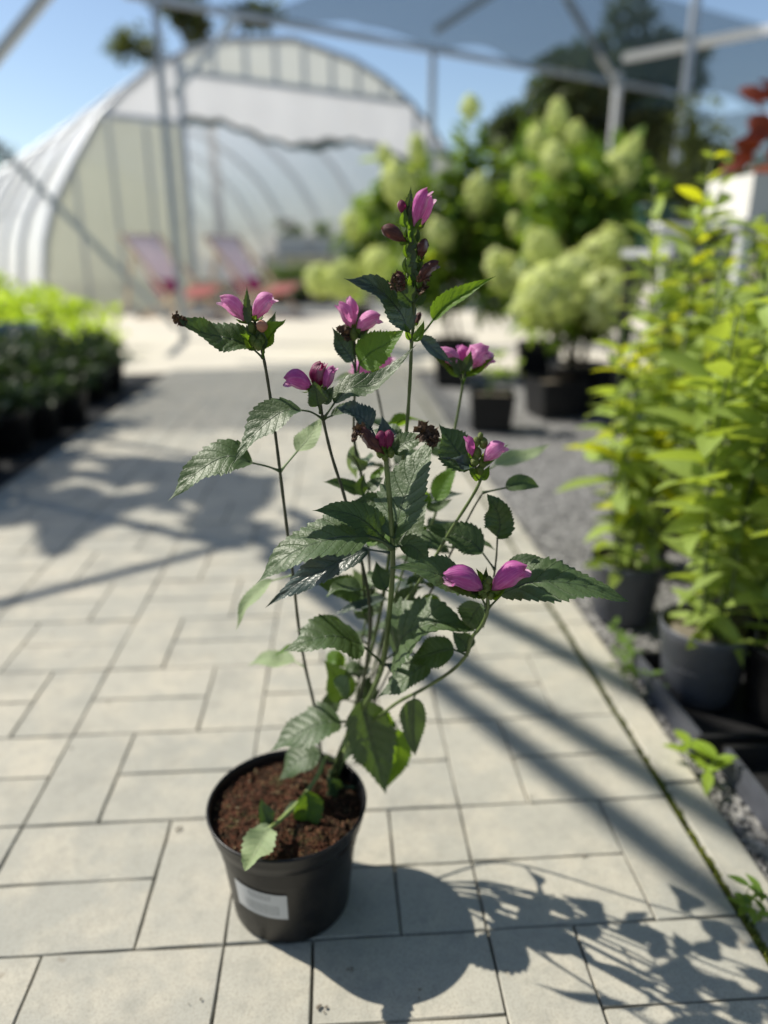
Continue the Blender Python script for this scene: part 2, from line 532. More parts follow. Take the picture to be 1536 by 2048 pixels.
def place_paver(x0, y0, w, h):
    cx, cy = x0 + w / 2, y0 + h / 2
    z = rng.uniform(-0.0008, 0.0008)
    rz = (math.pi / 2 if h > w else 0.0) + rng.choice((0, math.pi)) + rng.uniform(-0.006, 0.006)
    i = rng.randrange(6)
    half = abs(w - h) < 1e-3
    e = Matrix.Translation((cx, cy, z)) @ Matrix.Rotation(rz, 4, 'Z') @ Matrix.Rotation(rng.uniform(-0.004, 0.004), 4, 'X')
    if 0.42 < cy < 3.45:
        o = new_obj('paver', HALF if half else PVM[i], paving, (M['paver_concrete'],))
        o.matrix_local = e
    else:
        v, f = paver_geo(0.1, 0.1, 77) if half else PV[i]
        far.add([e @ Vector(p) for p in v], f)
for rr in range(-7, 23):
    y0 = 0.522 + 0.1 * (2 * rr + 1)
    for k in range(-13, 4):
        x0 = 0.46 + 0.1 * (k - 4)
        v_at, h_at = (0, 1) if rr % 2 == 0 else (1, 2)
        if k % 3 == v_at and k >= -12:
            if rr == 0 and k == 0:
                place_paver(x0, y0, 0.1, 0.1)
                place_paver(x0, y0 + 0.1, 0.1, 0.1)
            else:
                place_paver(x0, y0, 0.1, 0.2)
        elif k % 3 == h_at:
            a0, a1 = max(x0, -1.14), min(x0 + 0.2, 0.46)
            for q in (0, 1):
                place_paver(a0, y0 + 0.1 * q, a1 - a0, 0.1)
stuff(far.build('far_pavers', M['paver_concrete'], paving))
# edging stones along the gravel, moss in the joint between
def edging_geo(L, seed):
    r = random.Random(seed)
    vs, fs = [], []
    n = 10
    sec = [(-0.027, -0.04), (-0.0265, -0.002), (-0.024, 0.0), (0.024, 0.0), (0.027, -0.002), (0.027, -0.04)]
    for i in range(n + 1):
        for x, z in sec:
            vs.append((x + r.uniform(-0.0007, 0.0007), -L / 2 + L * i / n, z + (r.uniform(-0.0004, 0.0004) if z > -0.01 else 0)))
    for i in range(n):
        for j in range(5):
            fs.append((i * 6 + j, i * 6 + j + 1, (i + 1) * 6 + j + 1, (i + 1) * 6 + j))
    fs.append(tuple(range(6)))
    fs.append(tuple(reversed([n * 6 + j for j in range(6)])))
    return vs, fs
EDG = [mesh_of('edging_stone', *edging_geo(0.495, s)) for s in range(3)]
for i in range(12):
    o = new_obj('edging_stone', EDG[i % 3], paving, (M['paver_concrete'],))
    o.location = (0.4965, -0.65 + 0.25 + i * 0.5, rng.uniform(-0.0006, 0.0012))
    o.rotation_euler = (0, 0, rng.uniform(-0.002, 0.002))
mb = MB()
for i in range(5200):
    y = rng.uniform(0.4, 4.0) ** 1.0
    dens = noise.noise(Vector((0, y * 3.1, 1.7)))
    if rng.random() > 0.75 + 0.9 * dens:
        continue
    w = 0.0042 + 0.004 * max(0, noise.noise(Vector((3, y * 6, 0))))
    x = 0.4645 + rng.gauss(0, w * 0.6)
    h, r_ = rng.uniform(0.003, 0.0075), rng.uniform(0.0016, 0.0036)
    z0 = -0.004
    mb.add([(x - r_, y - r_, z0), (x + r_, y - r_ * 0.6, z0), (x + r_ * 0.2, y + r_, z0), (x + rng.gauss(0, 0.001), y + rng.gauss(0, 0.001), z0 + h)],
           [(0, 1, 3), (1, 2, 3), (2, 0, 3)])
stuff(mb.build('joint_moss', M['moss'], paving))
# gravel stones
mb = MB()
def stone(mb, c, r, rg, flat=0.65):
    vs = [(1, 0, 0), (-1, 0, 0), (0, 1, 0), (0, -1, 0), (0, 0, 1), (0, 0, -1)]
    an = rg.uniform(0, 6.28)
    ca, sa = math.cos(an), math.sin(an)
    out = []
    for x, y, z in vs:
        k = r * rg.uniform(0.65, 1.15)
        X, Y, Z = x * k, y * k * 0.8, z * k * flat
        out.append((c[0] + X * ca - Y * sa, c[1] + X * sa + Y * ca, c[2] + Z))
    mb.add(out, [(0, 2, 4), (2, 1, 4), (1, 3, 4), (3, 0, 4), (2, 0, 5), (1, 2, 5), (3, 1, 5), (0, 3, 5)])
for i in range(17000):
    y = 0.45 + 3.2 * rng.random() ** 1.5
    x = 0.525 + (0.75 + 0.35 * y) * rng.random()
    r_ = rng.uniform(0.003, 0.0085)
    stone(mb, (x, y, -0.014 + r_ * 0.35), r_, rng)
stuff(mb.build('gravel_stones', M['gravel_stone'], gravel_bed))
# a few dark crumbs of dry leaf and soil lying on the paving
mb = MB()
for px, py in ((1165, 1715), (208, 1410), (360, 1660), (830, 1985), (1060, 1600), (395, 2005), (150, 1500), (640, 2020), (1350, 1590), (705, 1935)):
    p = atz(px, py)
    for q in range(rng.randint(1, 4)):
        r_ = rng.uniform(0.0012, 0.0032)
        stone(mb, (p.x + rng.gauss(0, 0.004), p.y + rng.gauss(0, 0.004), r_ * 0.4 + 0.001), r_, rng, 0.5)
stuff(mb.build('dirt_crumbs', M['earth'], paving))

# ------------------------------------------------------------------ foliage helpers
def simple_leaf(L, W, bend, fold, n=5, seed=0):
    """lanceolate leaf along +X, base at origin, top side +Z"""
    vs, uv, fs = [], [], []
    r = random.Random(seed)
    wob = r.uniform(-0.15, 0.15)
    for i in range(n + 1):
        u = i / n
        w = W * (u + 0.02) ** 0.8 * (1.02 - u) ** 1.0 * 2.3
        x = L * (u - bend * bend * 0.25 * u ** 3)
        z = -L * bend * u * u
        y = wob * L * 0.3 * u * u
        vs += [(x, y - w, z + fold * w), (x, y, z), (x, y + w, z + fold * w)]
        uv += [(u, 0.0), (u, 0.5), (u, 1.0)]
    for i in range(n):
        a = i * 3
        fs += [(a, a + 3, a + 4, a + 1), (a + 1, a + 4, a + 5, a + 2)]
    me = mesh_of('leaf', vs, fs, True, uv)
    return me
def orient(pos, direction, up, roll=0.0, scale=1.0):
    x = Vector(direction).normalized()
    z = Vector(up) - x * Vector(up).dot(x)
    if z.length < 1e-4:
        z = x.orthogonal()
    z.normalize()
    y = z.cross(x)
    m = Matrix((x, y, z)).transposed().to_4x4()
    return Matrix.Translation(pos) @ m @ Matrix.Rotation(roll, 4, 'X') @ Matrix.Scale(scale, 4)
def add_leaf_quads(mb, p, d, L, W, rg):
    """cheap two-quad folded leaf into a mass mesh"""
    d = d.normalized()
    s = d.cross(Vector((rg.gauss(0, .5), rg.gauss(0, .5), 1))).normalized()
    nrm = s.cross(d)
    a = p + d * L * 0.5
    vs = [p, a - s * W + nrm * W * 0.3, p + d * L - Vector((0, 0, L * 0.2)), a + s * W + nrm * W * 0.3, a]
    mb.add(vs, [(0, 1, 4), (1, 2, 4), (2, 3, 4), (3, 0, 4)], [(0, .5), (.5, 0), (1, .5), (.5, 1), (.5, .5)])
def leaf_cloud(mb, c, rad, n, L, W, rg, clumps=9):
    cs = []
    for i in range(clumps):
        v = Vector((rg.gauss(0, 1), rg.gauss(0, 1), rg.gauss(0, 1))).normalized() * rg.uniform(0.25, 0.85)
        cs.append((Vector((v.x * rad[0], v.y * rad[1], v.z * rad[2])) + Vector(c), rg.uniform(0.28, 0.5)))
    for i in range(n):
        cc, k = rg.choice(cs)
        v = Vector((rg.gauss(0, 1), rg.gauss(0, 1), rg.gauss(0, 1))).normalized() * (rg.random() ** 0.4) * k
        p = cc + Vector((v.x * rad[0], v.y * rad[1], v.z * rad[2]))
        d = v + Vector((rg.gauss(0, .4), rg.gauss(0, .4), rg.gauss(0, .4) + 0.15))
        add_leaf_quads(mb, p, d, L * rg.uniform(.6, 1.3), W * rg.uniform(.7, 1.2), rg)
    return cs

# ------------------------------------------------------------------ polytunnel behind the yard
PHI = R(30)
G = Vector((math.cos(PHI), math.sin(PHI), 0))
A = Vector((-math.sin(PHI), math.cos(PHI), 0))
TC = Vector((-3.3, 11.5, 0)) + G * 3.17
tun = thing('polytunnel', 'white film polytunnel with curved gable and open doorway behind the deck chairs', 'polytunnel', TC, PHI)
half = [(4.08, 0.0), (4.06, 0.5), (3.98, 0.95), (3.82, 1.4), (3.46, 2.0), (3.08, 2.56), (2.68, 2.95), (2.25, 3.27), (1.7, 3.56), (1.1, 3.77), (0.0, 3.93)]
ARCH = [(-x, z) for x, z in half] + [(x, z) for x, z in reversed(half[:-1])]
def arch_z(x):
    x = abs(x)
    for (x0, z0), (x1, z1) in zip(half[:-1], half[1:]):
        if x1 <= x <= x0:
            return z0 + (z1 - z0) * (x0 - x) / max(1e-6, x0 - x1)
    return 0
LEN = 16.0
mb = MB()
NS = 40
for i in range(NS + 1):
    y = LEN * i / NS
    sag = 0.985 + 0.015 * abs(math.cos(math.pi * i / 4))
    for x, z in ARCH:
        mb.v.append(Vector((x * sag, y, z * sag)))
        mb.uv.append((0, 0))
na = len(ARCH)
for i in range(NS):
    for j in range(na - 1):
        mb.f.append((i * na + j, i * na + j + 1, (i + 1) * na + j + 1, (i + 1) * na + j))
mb.build('film_cover', M['tunnel_film'], tun, True)
mb = MB()
mb.tube([(x * 1.006, 0, z * 1.006) for x, z in ARCH], 0.04, 8)
hoop_me = mb.mesh('hoop', True)
for i in range(9):
    o = new_obj('hoop', hoop_me, tun, (M['steel'],))
    o.location = (0, i * 2.0, 0)
for x in (-1.9, 2.34):
    MB().box((x - 0.04, -0.06, 0), (x + 0.04, 0.02, arch_z(x) - 0.02)).build('door_post', M['steel'], tun)
for z, x0, x1 in ((2.62, -2.98, -1.94), (2.62, 2.38, 2.98), (3.29, -1.86, 2.16)):
    MB().box((x0, -0.055, z - 0.03), (x1, 0.0, z + 0.03)).build('cross_rail', M['steel'], tun)
# side panels of ribbed clear sheet
def panel_between(name, x0, x1, z0, mat, zcap=None, n=8, y=-0.02):
    mb = MB()
    for i in range(n):
        a, b = x0 + (x1 - x0) * i / n, x0 + (x1 - x0) * (i + 1) / n
        za, zb = arch_z(a) - 0.02, arch_z(b) - 0.02
        if zcap:
            za, zb = min(za, zcap), min(zb, zcap)
        if za <= z0 and zb <= z0:
            continue
        mb.add([(a, y, z0), (b, y, z0), (b, y, max(zb, z0)), (a, y, max(za, z0))], [(0, 1, 2, 3)])
    return mb.build(name, mat, tun)
for x0, x1 in ((-4.04, -3.5), (-3.5, -2.97), (-2.97, -2.45), (-2.45, -1.94), (2.38, 3.1), (3.1, 4.0)):
    panel_between('clear_panel', x0 + 0.008, x1 - 0.008, 0.02, M['tunnel_panel'], 2.58)
    xr = x1
    MB().box((xr - 0.02, -0.05, 0.02), (xr + 0.02, -0.025, min(arch_z(xr), 2.58) - 0.03)).build('panel_rib', M['steel'], tun)
for i in range(8):
    x0 = -1.84 + i * 0.50
    x1 = x0 + 0.50
    panel_between('gable_pane', x0 + 0.012, x1 - 0.012, 3.32, M['tunnel_gable_panel'], None, 3)
    MB().box((x0 - 0.03, -0.05, 3.32), (x0 + 0.03, -0.025, max(3.34, arch_z(x0) - 0.05))).build('gable_rib', M['steel'], tun)
panel_between('gable_film', -2.98, -1.94, 2.66, M['door_fleece'], None, 6, -0.012)
panel_between('gable_film', 2.38, 2.98, 2.66, M['door_fleece'], None, 6, -0.012)
# sheet hanging over the doorway with an uneven lower hem, dark rolled cloth along the hem
hem = []
for i in range(31):
    x = -1.86 + 4.16 * i / 30
    hem.append((x, 2.62 + 0.10 * math.sin(i * 0.33 + 0.6) - 0.16 * (i / 30) ** 2 + 0.03 * math.sin(i * 1.9)))
mb = MB()
for (x, z) in hem:
    k = len(mb.v)
    mb.v += [Vector((x, -0.03 - 0.02 * math.sin(x * 9), z)), Vector((x, -0.02, min(3.27, arch_z(x) - 0.05)))]
    mb.uv += [(0, 0)] * 2
    if k:
        mb.f.append((k - 2, k, k + 1, k - 1))
mb.build('door_sheet', M['door_fleece'], tun, True)
MB().tube([(x, -0.045, z - 0.05) for x, z in hem], [0.035 + 0.05 * max(0, math.sin(i * 0.42 + 1.0)) * (0.3 + i / 30) for i in range(31)], 8).build('rolled_cloth', M['dark_green_plastic'], tun, True)
panel_far = MB()
for (xa, za), (xb, zb) in zip(ARCH[:-1], ARCH[1:]):
    panel_far.add([(xa, LEN, 0), (xb, LEN, 0), (xb, LEN, zb * 0.985), (xa, LEN, za * 0.985)], [(0, 1, 2, 3)])
panel_far.build('end_wall', M['tunnel_panel'], tun)
MB().add([(-3.95, 0.15, 0.003), (3.95, 0.15, 0.003), (3.95, LEN - 0.1, 0.003), (-3.95, LEN - 0.1, 0.003)], [(0, 1, 2, 3)]).build('tunnel_floor', M['earth'], tun)
for sx in (-1, 1):
    MB().tube([(sx * 3.7, 0.1, 1.55), (sx * 3.7, LEN, 1.55)], 0.02, 6).build('side_rail', M['steel'], tun, True)

# ------------------------------------------------------------------ shade structure: steel posts, beams and cloth
BZ = 2.8
b_l, b_r = atz(320, 0, BZ), atz(1090, 140, BZ)
BD = (b_r - b_l).normalized()
frame = thing('shade_structure', 'galvanised steel posts and beams carrying the blue grey shade cloth', 'shade structure', (b_l.x, b_l.y, 0))
def fpart(name, p, q, w, mat='steel', tube=False):
    mb = MB()
    o0 = Vector((b_l.x, b_l.y, 0))
    p, q = Vector(p) - o0, Vector(q) - o0
    if tube:
        mb.tube([p, q], w / 2, 10)
    else:
        mb.bar(p, q, w, w, (0, 0, 1) if abs((q - p).normalized().z) < 0.9 else (0, 1, 0))
    return mb.build(name, M[mat], frame, tube)
fpart('eave_beam', b_l - BD * 0.3, b_r + BD * 3.0, 0.055)
def beam_at(px):
    f = (px - 320) / 770
    return atz(px, 140 * f, BZ)
for px in (309, 866):
    p = beam_at(px)
    fpart('post', (p.x, p.y, 0), (p.x, p.y, BZ - 0.03), 0.062)
p3 = atz(1393, 0, BZ)
fpart('post', (p3.x, p3.y, 0), (p3.x, p3.y, BZ + 0.3), 0.062)
p4 = aty(1236, 170, 10.5)
fpart('post', (p4.x, p4.y, 0), (p4.x, p4.y, p4.z + 0.15), 0.075, 'steel_pale')
p1 = beam_at(309)
fpart('knee_brace', aty(345, 190, p1.y), aty(474, 38, p1.y + 0.25), 0.06, 'steel_pale')
fpart('cross_brace', aty(-60, 235, p1.y - 0.6), aty(352, 655, p1.y - 0.05), 0.05)
fpart('upper_brace', aty(-20, 130, p1.y - 0.9), aty(105, -25, p1.y - 0.9), 0.07, 'steel_pale')
p2 = beam_at(866)
fpart('knee_brace', aty(870, 62, p2.y), aty(1010, -30, p2.y - 0.3), 0.06)
w0, w1 = atz(1248, 116, BZ), atz(1560, 55, BZ)
fpart('pale_rail', w0, w1, 0.075, 'steel_pale')
fpart('knee_brace', aty(1130, -10, 7.4), aty(1235, 170, 9.5), 0.05)
# members over the path to the left of the camera whose shadows cross the paving
SH = Vector((-0.857, 0.393, 1.0))
def over(gx, gy, z):
    return Vector((gx, gy, 0)) + SH * z
for (pa, pb), z, w, s1 in ((((1000, 1372), (1331, 1573)), 2.8, 0.050, 1.0), (((1000, 1462), (1400, 1765)), 2.72, 0.048, 0.50), (((1000, 1240), (1250, 1370)), 2.8, 0.052, 1.2)):
    ga, gb = atz(*pa), atz(*pb)
    d = (gb - ga).normalized()
    c = over(ga.x, ga.y, z)
    fpart('purlin', c - d * 0.9, c + d * s1, w, 'steel', True)
hub = over(-0.30, 1.84, 2.84)
fpart('tie_rod', hub - Vector((0.823, 0.568, 0)) * 3.2, hub + Vector((0.823, 0.568, 0)) * 0.25, 0.040, 'steel', True)
post_h = over(-0.30, 1.84, 2.84) + Vector((-1.2, 0.75, 0))
fpart('post', (post_h.x, post_h.y, 0), (post_h.x, post_h.y, 2.86), 0.07)
fpart('tie_rod', (post_h.x, post_h.y, 2.84), hub, 0.05, 'steel', True)
fpart('tie_rod', over(-1.25, 3.25, 2.8), over(-0.28, 2.62, 2.8), 0.045, 'steel', True)
# the cloth
def cloth(name, label, pts_fn, nu, nv, mat, keep=None):
    mb = MB()
    for i in range(nu + 1):
        for j in range(nv + 1):
            mb.v.append(pts_fn(i / nu, j / nv))
            mb.uv.append((i / nu, j / nv))
    for i in range(nu):
        for j in range(nv):
            if keep is None or keep(i / nu, j / nv):
                a = i * (nv + 1) + j
                mb.f.append((a, a + nv + 1, a + nv + 2, a + 1))
    o = mb.build(name, M[mat], None, True)
    return tag(o, label, 'shade cloth')
TB = -BD.cross(Vector((0, 0, 1))).normalized()
if TB.y > 0:
    TB = -TB
def net_right(u, v):
    s = 0.9 + 9.0 * u
    edge = 0.03 + 0.18 * abs(math.sin(u * 26)) * (0.5 + 0.5 * math.sin(u * 7 + 1))
    tdist = edge + (2.2 - edge) * v
    p = b_l + BD * s + TB * tdist
    left = 1.1 * (1 - min(1, u * 7)) * v
    p = p - BD * 0 + BD * left * 0.2
    p.z = BZ + 0.02 - 0.10 * math.sin(v * 3.1) * (0.6 + 0.4 * math.sin(u * 23)) + 0.05 * v - 0.05 * math.sin(u * 40) * (1 - v)
    return p
cloth('shade_cloth', 'translucent blue grey shade cloth sagging under the steel roof beam', net_right, 90, 16, 'roof_cloth')
def net_right2(u, v):
    p = b_l + BD * (6.6 + 9 * u) - TB * (0.15 + 3.2 * v)
    p.z = BZ - 0.05 - 0.18 * math.sin(v * 3.1) + 0.06 * math.sin(u * 31 + v * 5)
    return p
cloth('shade_cloth', 'blue grey shade cloth over the far side of the roof beam above the dark tree', net_right2, 60, 14, 'roof_cloth')
def net_left(u, v):
    g0 = Vector((-1.35 + 2.0 * u, 3.25 + (1.75 + 0.9 * u) * v, 0))
    p = over(g0.x, g0.y, 2.8)
    p.z += 0.06 * math.sin(u * 9) * math.sin(v * 11)
    return p
cloth('shade_cloth', 'thin shade cloth stretched over the far stretch of the paved path', net_left, 24, 24, 'shade_cloth')
def sky_block_net(u, v):  # out of view, added to cut the sky light and deepen the shadows
    y = -5.0 + 8.6 * v
    x0 = -0.1 if y > 0.3 else -0.1 - 3.6 * min(1, (0.3 - y) / 0.6)
    p = Vector((x0 + (6.5 - x0) * u, y, 2.86))
    p.z += 0.08 * math.sin(u * 17) * math.sin(v * 13) - 0.10 * math.sin(u * 3.1) * math.sin(v * 3.1)
    return p
cloth('shade_cloth', 'wide unseen shade cloth added over the gravel beds and path to block sky light', sky_block_net, 40, 40, 'shade_cloth')
def net_bunch(u, v):
    p = over(-1.5 + 1.30 * u, 1.86 + 1.25 * v + 0.10 * math.sin(u * 19) * (1 - v), 2.82)
    p.z += 0.05 * noise.noise(Vector((u * 6, v * 6, 0)))
    return p
def keep_bunch(u, v):
    top = 0.98 - 0.62 * max(0, u - 0.25) ** 1.0
    if v > top:
        return False
    low = 0.03 + 0.05 * math.sin(u * 31) + 0.04 * math.sin(u * 13 + 1)
    if v < low:
        return False
    n = noise.noise(Vector((u * 4.2, v * 6.5, 4.2))) + 0.5 * noise.noise(Vector((u * 13, v * 19, 1.2)))
    return n < 0.27 - 0.08 * u
cloth('shade_cloth', 'torn bunched dark shade cloth hanging in folds over the left paving edge', net_bunch, 110, 110, 'shade_cloth_dense', keep_bunch)

# ------------------------------------------------------------------ trees
def tree(name, label, base, h_trunk, r_trunk, clouds, mat, n, L, W, seed, group=None):
    rg = random.Random(seed)
    t_ = thing(name, label, 'tree', base, 0, group)
    mb = MB()
    pts = [Vector((0.05 * math.sin(i), 0.05 * math.cos(i * 1.3), h_trunk * i / 5)) for i in range(6)]
    mb.tube(pts, [r_trunk * (1 - 0.11 * i) for i in range(6)], 8)
    top = pts[-1]
    crown = MB()
    for c, rad in clouds:
        c = Vector(c)
        cs = leaf_cloud(crown, c, rad, n, L, W, rg)
        mb.tube([top * 0.75, top.lerp(c, 0.5) + Vector((0, 0, 0.1)), c], [r_trunk * 0.5, r_trunk * 0.3, r_trunk * 0.12], 6)
        for q, k in cs[:6]:
            mb.tube([c, q], [r_trunk * 0.12, r_trunk * 0.04], 5)
    mb.build('trunk', M['bark'], t_, True)
    stuff(crown.build('crown', M[mat], t_, True))
    return t_
b = aty(1235, 470, 12.0)
tree('dark_tree', 'dark dense evergreen tree behind the flowering hydrangea shrubs', (b.x, b.y, 0), 1.3, 0.12,
     [((0, 0, 2.3), (1.2, 1.1, 1.2)), ((-0.9, 0.2, 1.7), (0.9, 0.9, 0.9)), ((0.9, -0.2, 1.7), (0.9, 0.9, 0.9)), ((-0.55, 0, 2.7), (0.9, 0.9, 0.8)), ((0.6, 0, 2.7), (0.9, 0.8, 0.8)), ((0.0, 0, 3.45), (1.0, 0.7, 0.7)), ((-0.9, 0, 3.0), (0.7, 0.7, 0.8)), ((-1.5, 0, 2.2), (0.8, 0.7, 0.9))], 'tree_leaf_dark', 1500, 0.20, 0.07, 11)
b = aty(1385, 470, 6.2)
tree('brown_shrub_tree', 'brownish olive shrubby tree beside the dark evergreen tree', (b.x, b.y, 0), 0.7, 0.06,
     [((0, 0, 1.15), (0.6, 0.45, 0.75)), ((-0.4, 0.1, 1.0), (0.45, 0.4, 0.6)), ((0.3, 0, 1.0), (0.4, 0.4, 0.6))], 'tree_leaf_olive', 1100, 0.09, 0.034, 12)
b = aty(420, 200, 36.0)
K = 1.5
tree('tall_tree', 'tall olive leaved tree with loose branches rising behind the polytunnel', (b.x, b.y, 0), 8.0, 0.3,
     [(tuple(K * q - (0.36 if n_ == 2 else 0) for n_, q in enumerate(c_)), tuple(K * q for q in r_)) for c_, r_ in
      (((-1.8, 0, 6.35), (0.95, 0.8, 0.5)), ((-0.35, 0.3, 7.1), (0.9, 0.8, 0.5)), ((1.35, 0, 7.15), (0.9, 0.8, 0.38)), ((0.1, 0, 8.3), (1.6, 1.0, 0.6)), ((-1.2, 0, 7.6), (0.6, 0.6, 0.3)))], 'tree_leaf_olive', 420, 0.38, 0.13, 13)
for i, (px, Y, h) in enumerate(((-60, 44, 7.6), (28, 46, 6.9), (110, 48, 6.1))):
    b = aty(px, 400, Y)
    tree('distant_tree', ('far hazy dark tree at the left edge of the polytunnel roof', 'far bluish tree between two other trees beyond the polytunnel', 'low far tree whose top just shows over the polytunnel roof')[i],
         (b.x, b.y, 0), h * 0.4, 0.2, [((0, 0, h * 0.62), (1.7, 1.5, h * 0.34))], 'tree_leaf_dark', 900, 0.34, 0.13, 20 + i, 'far trees beyond the polytunnel')
for i, (px, Y, h) in enumerate(((1010, 30, 4.0), (935, 34, 3.2))):
    b = aty(px, 470, Y)
    tree('distant_tree', ('hazy far tree seen in the gap between the hydrangea flowers', 'pale low far tree behind the isolated tall hydrangea bloom')[i],
         (b.x, b.y, 0), h * 0.4, 0.14, [((0, 0, h * 0.66), (1.5, 1.2, h * 0.33))], 'tree_leaf_dark', 700, 0.3, 0.11, 30 + i, 'far trees beyond the yard')

# ------------------------------------------------------------------ pots and plants around the path
def pot_profile(rt, rb, h):
    lip = 0.16 * h
    return [(0.001, 0.002), (rb * 0.96, 0.002), (rb, 0.006), (rb + (rt - rb) * 0.82, h - lip), (rt * 0.985, h - lip + 0.003),
            (rt, h - 0.004), (rt * 0.995, h), (rt * 0.965, h), (rt * 0.955, h - 0.004), (rt * 0.93, h - 0.02), (rt * 0.88, h * 0.5)]
POTS = {}
def add_pot(parent, rt, rb, h, mat='pot_black'):
    key = (rt, rb, h, mat)
    if key not in POTS:
        POTS[key] = (MB().lathe(pot_profile(rt, rb, h), 28).mesh('pot', True),
                     MB().lathe([(rt * 0.93, h - 0.022), (rt * 0.6, h - 0.017), (0.001, h - 0.014)], 20).mesh('soil', True))
    a, b_ = POTS[key]
    new_obj('pot', a, parent, (M[mat],))
    new_obj('soil', b_, parent, (M['earth'],))
LEAFV = [simple_leaf(1.0, 0.235, bd, fo, 6, i) for i, (bd, fo) in enumerate(((0.15, 0.35), (0.35, 0.25), (0.05, 0.5), (0.55, 0.3), (0.25, 0.15)))]
BROAD = [simple_leaf(1.0, 0.29, bd, fo, 6, 40 + i) for i, (bd, fo) in enumerate(((0.2, 0.3), (0.4, 0.2), (0.1, 0.35)))]
def with_mat(meshes, mat):
    out = []
    for m in meshes:
        c = m.copy()
        c.materials.append(M[mat])
        out.append(c)
    return out
BED, BEDY = with_mat(LEAFV, 'bed_leaf'), with_mat(LEAFV, 'bed_leaf_yellow')
SHL, SHLIME = with_mat(BROAD, 'shrub_leaf'), with_mat(BROAD, 'shrub_leaf_lime')
STEMC = {}
def link_leaf(me, parent, m, name='leaf'):
    o = bpy.data.objects.new(name, me)
    COL.objects.link(o)
    o.parent = parent
    o.matrix_local = m
    return o
def small_bud(L, W):
    return MB().lathe([(0.001, 0), (W * 0.6, L * 0.15), (W, L * 0.55), (W * 0.7, L * 0.85), (0.001, L)], 8).mesh('flower', True)
BUDP = small_bud(1.0, 0.34)
BUDP.materials.append(M['petal_pink'])

def bed_plant(loc, h, nst, seed, label, pot=(0.078, 0.06, 0.14), potmat='pot_grey', yellow=0.12, flowers=1, leaf=0.085, spread=0.5, group='turtlehead plants in nursery pots on the gravel'):
    rg = random.Random(seed)
    t_ = thing('potted_turtlehead', label, 'potted plant', loc, rg.uniform(0, 6.28), group)
    add_pot(t_, *pot, potmat)
    z0 = pot[2] - 0.02
    for s in range(nst):
        an = 6.283 * s / nst + rg.uniform(-0.4, 0.4)
        rr = rg.uniform(0.15, 0.6) * pot[0]
        hh = h * rg.uniform(0.72, 1.0)
        lean = spread * pot[0] * rg.uniform(0.6, 1.7)
        p0 = Vector((rr * math.cos(an), rr * math.sin(an), z0 - 0.01))
        pts = [p0 + Vector((lean * math.cos(an) * u ** 1.4 + 0.008 * math.sin(u * 7 + s), lean * math.sin(an) * u ** 1.4 + 0.008 * math.cos(u * 6 + s), hh * u)) for u in [i / 7 for i in range(8)]]
        st = MB().tube(pts, [0.0028 - 0.0002 * i for i in range(8)], 6).build('stem', M['hero_stem'], t_, True)
        nn = max(6, int(hh / 0.040))
        ylw = rg.random() < yellow
        for i in range(nn):
            u = 0.05 + 0.93 * i / (nn - 1)
            k = min(6, int(u * 7))
            p = pts[k].lerp(pts[k + 1], u * 7 - k)
            ax = an + (math.pi / 2) * (i % 2) + rg.uniform(-0.35, 0.35)
            for sgn in (0, math.pi):
                if rg.random() < 0.04:
                    continue
                b_ = ax + sgn
                L = leaf * (0.65 + 0.75 * math.sin(math.pi * min(1, u * 0.8 + 0.18))) * rg.uniform(0.75, 1.2)
                if u > 0.9:
                    L *= 0.6
                if u < 0.35:
                    L *= 0.72
                d = Vector((math.cos(b_), math.sin(b_), rg.uniform(-0.2, 0.6) + 0.5 * u * u))
                src = BEDY if (rg.random() < (0.5 if ylw and u > 0.3 else 0.012)) else BED
                link_leaf(rg.choice(src), st, orient(p, d, (0, 0, 1), rg.uniform(-0.9, 0.9), L))
        if flowers and rg.random() < 0.04:
            for q in range(rg.randint(1, 3)):
                d = Vector((rg.gauss(0, .5), rg.gauss(0, .5), 1)).normalized()
                m = Matrix.Translation(pts[-1] + d * 0.004) @ d.to_track_quat('Z', 'Y').to_matrix().to_4x4() @ Matrix.Scale(0.026, 4)
                link_leaf(BUDP, st, m, 'flower')
    return t_
GZ = -0.008
specs = [
    (0.628, 1.075, 0.66, 7, 'leafy turtlehead in a grey pot beside the black tray corner', 'pot_grey', .03),
    (0.742, 1.000, 0.70, 6, 'turtlehead in a black pot bearing a small white sticker', 'pot_black', .03),
    (0.610, 1.385, 0.52, 8, 'turtlehead in a grey pot tucked between the gravel edge and taller plants', 'pot_grey', .12),
    (0.682, 0.700, 0.34, 4, 'low turtlehead in a pale grey pot standing in the front tray', 'pot_grey', .05),
    (0.815, 1.235, 0.76, 6, 'tall turtlehead behind the pot with the white sticker', 'pot_black', .10),
    (0.760, 1.660, 0.84, 6, 'tall turtlehead with bright yellow leaves and pink flower tips', 'pot_black', .30),
    (0.880, 1.480, 0.84, 5, 'tall turtlehead with pink tips next to the yellow leaved one', 'pot_black', .14),
    (0.960, 1.120, 0.80, 6, 'bushy turtlehead at the back of the tray row', 'pot_black', .10),
    (0.990, 1.420, 0.84, 6, 'green turtlehead in front of the white foam crate', 'pot_black', .10),
    (0.910, 1.800, 0.74, 6, 'turtlehead beside the gravel strip near the black square planters', 'pot_black', .16),
    (1.130, 1.640, 0.76, 5, 'turtlehead close to the potting bench leg', 'pot_black', .10)]
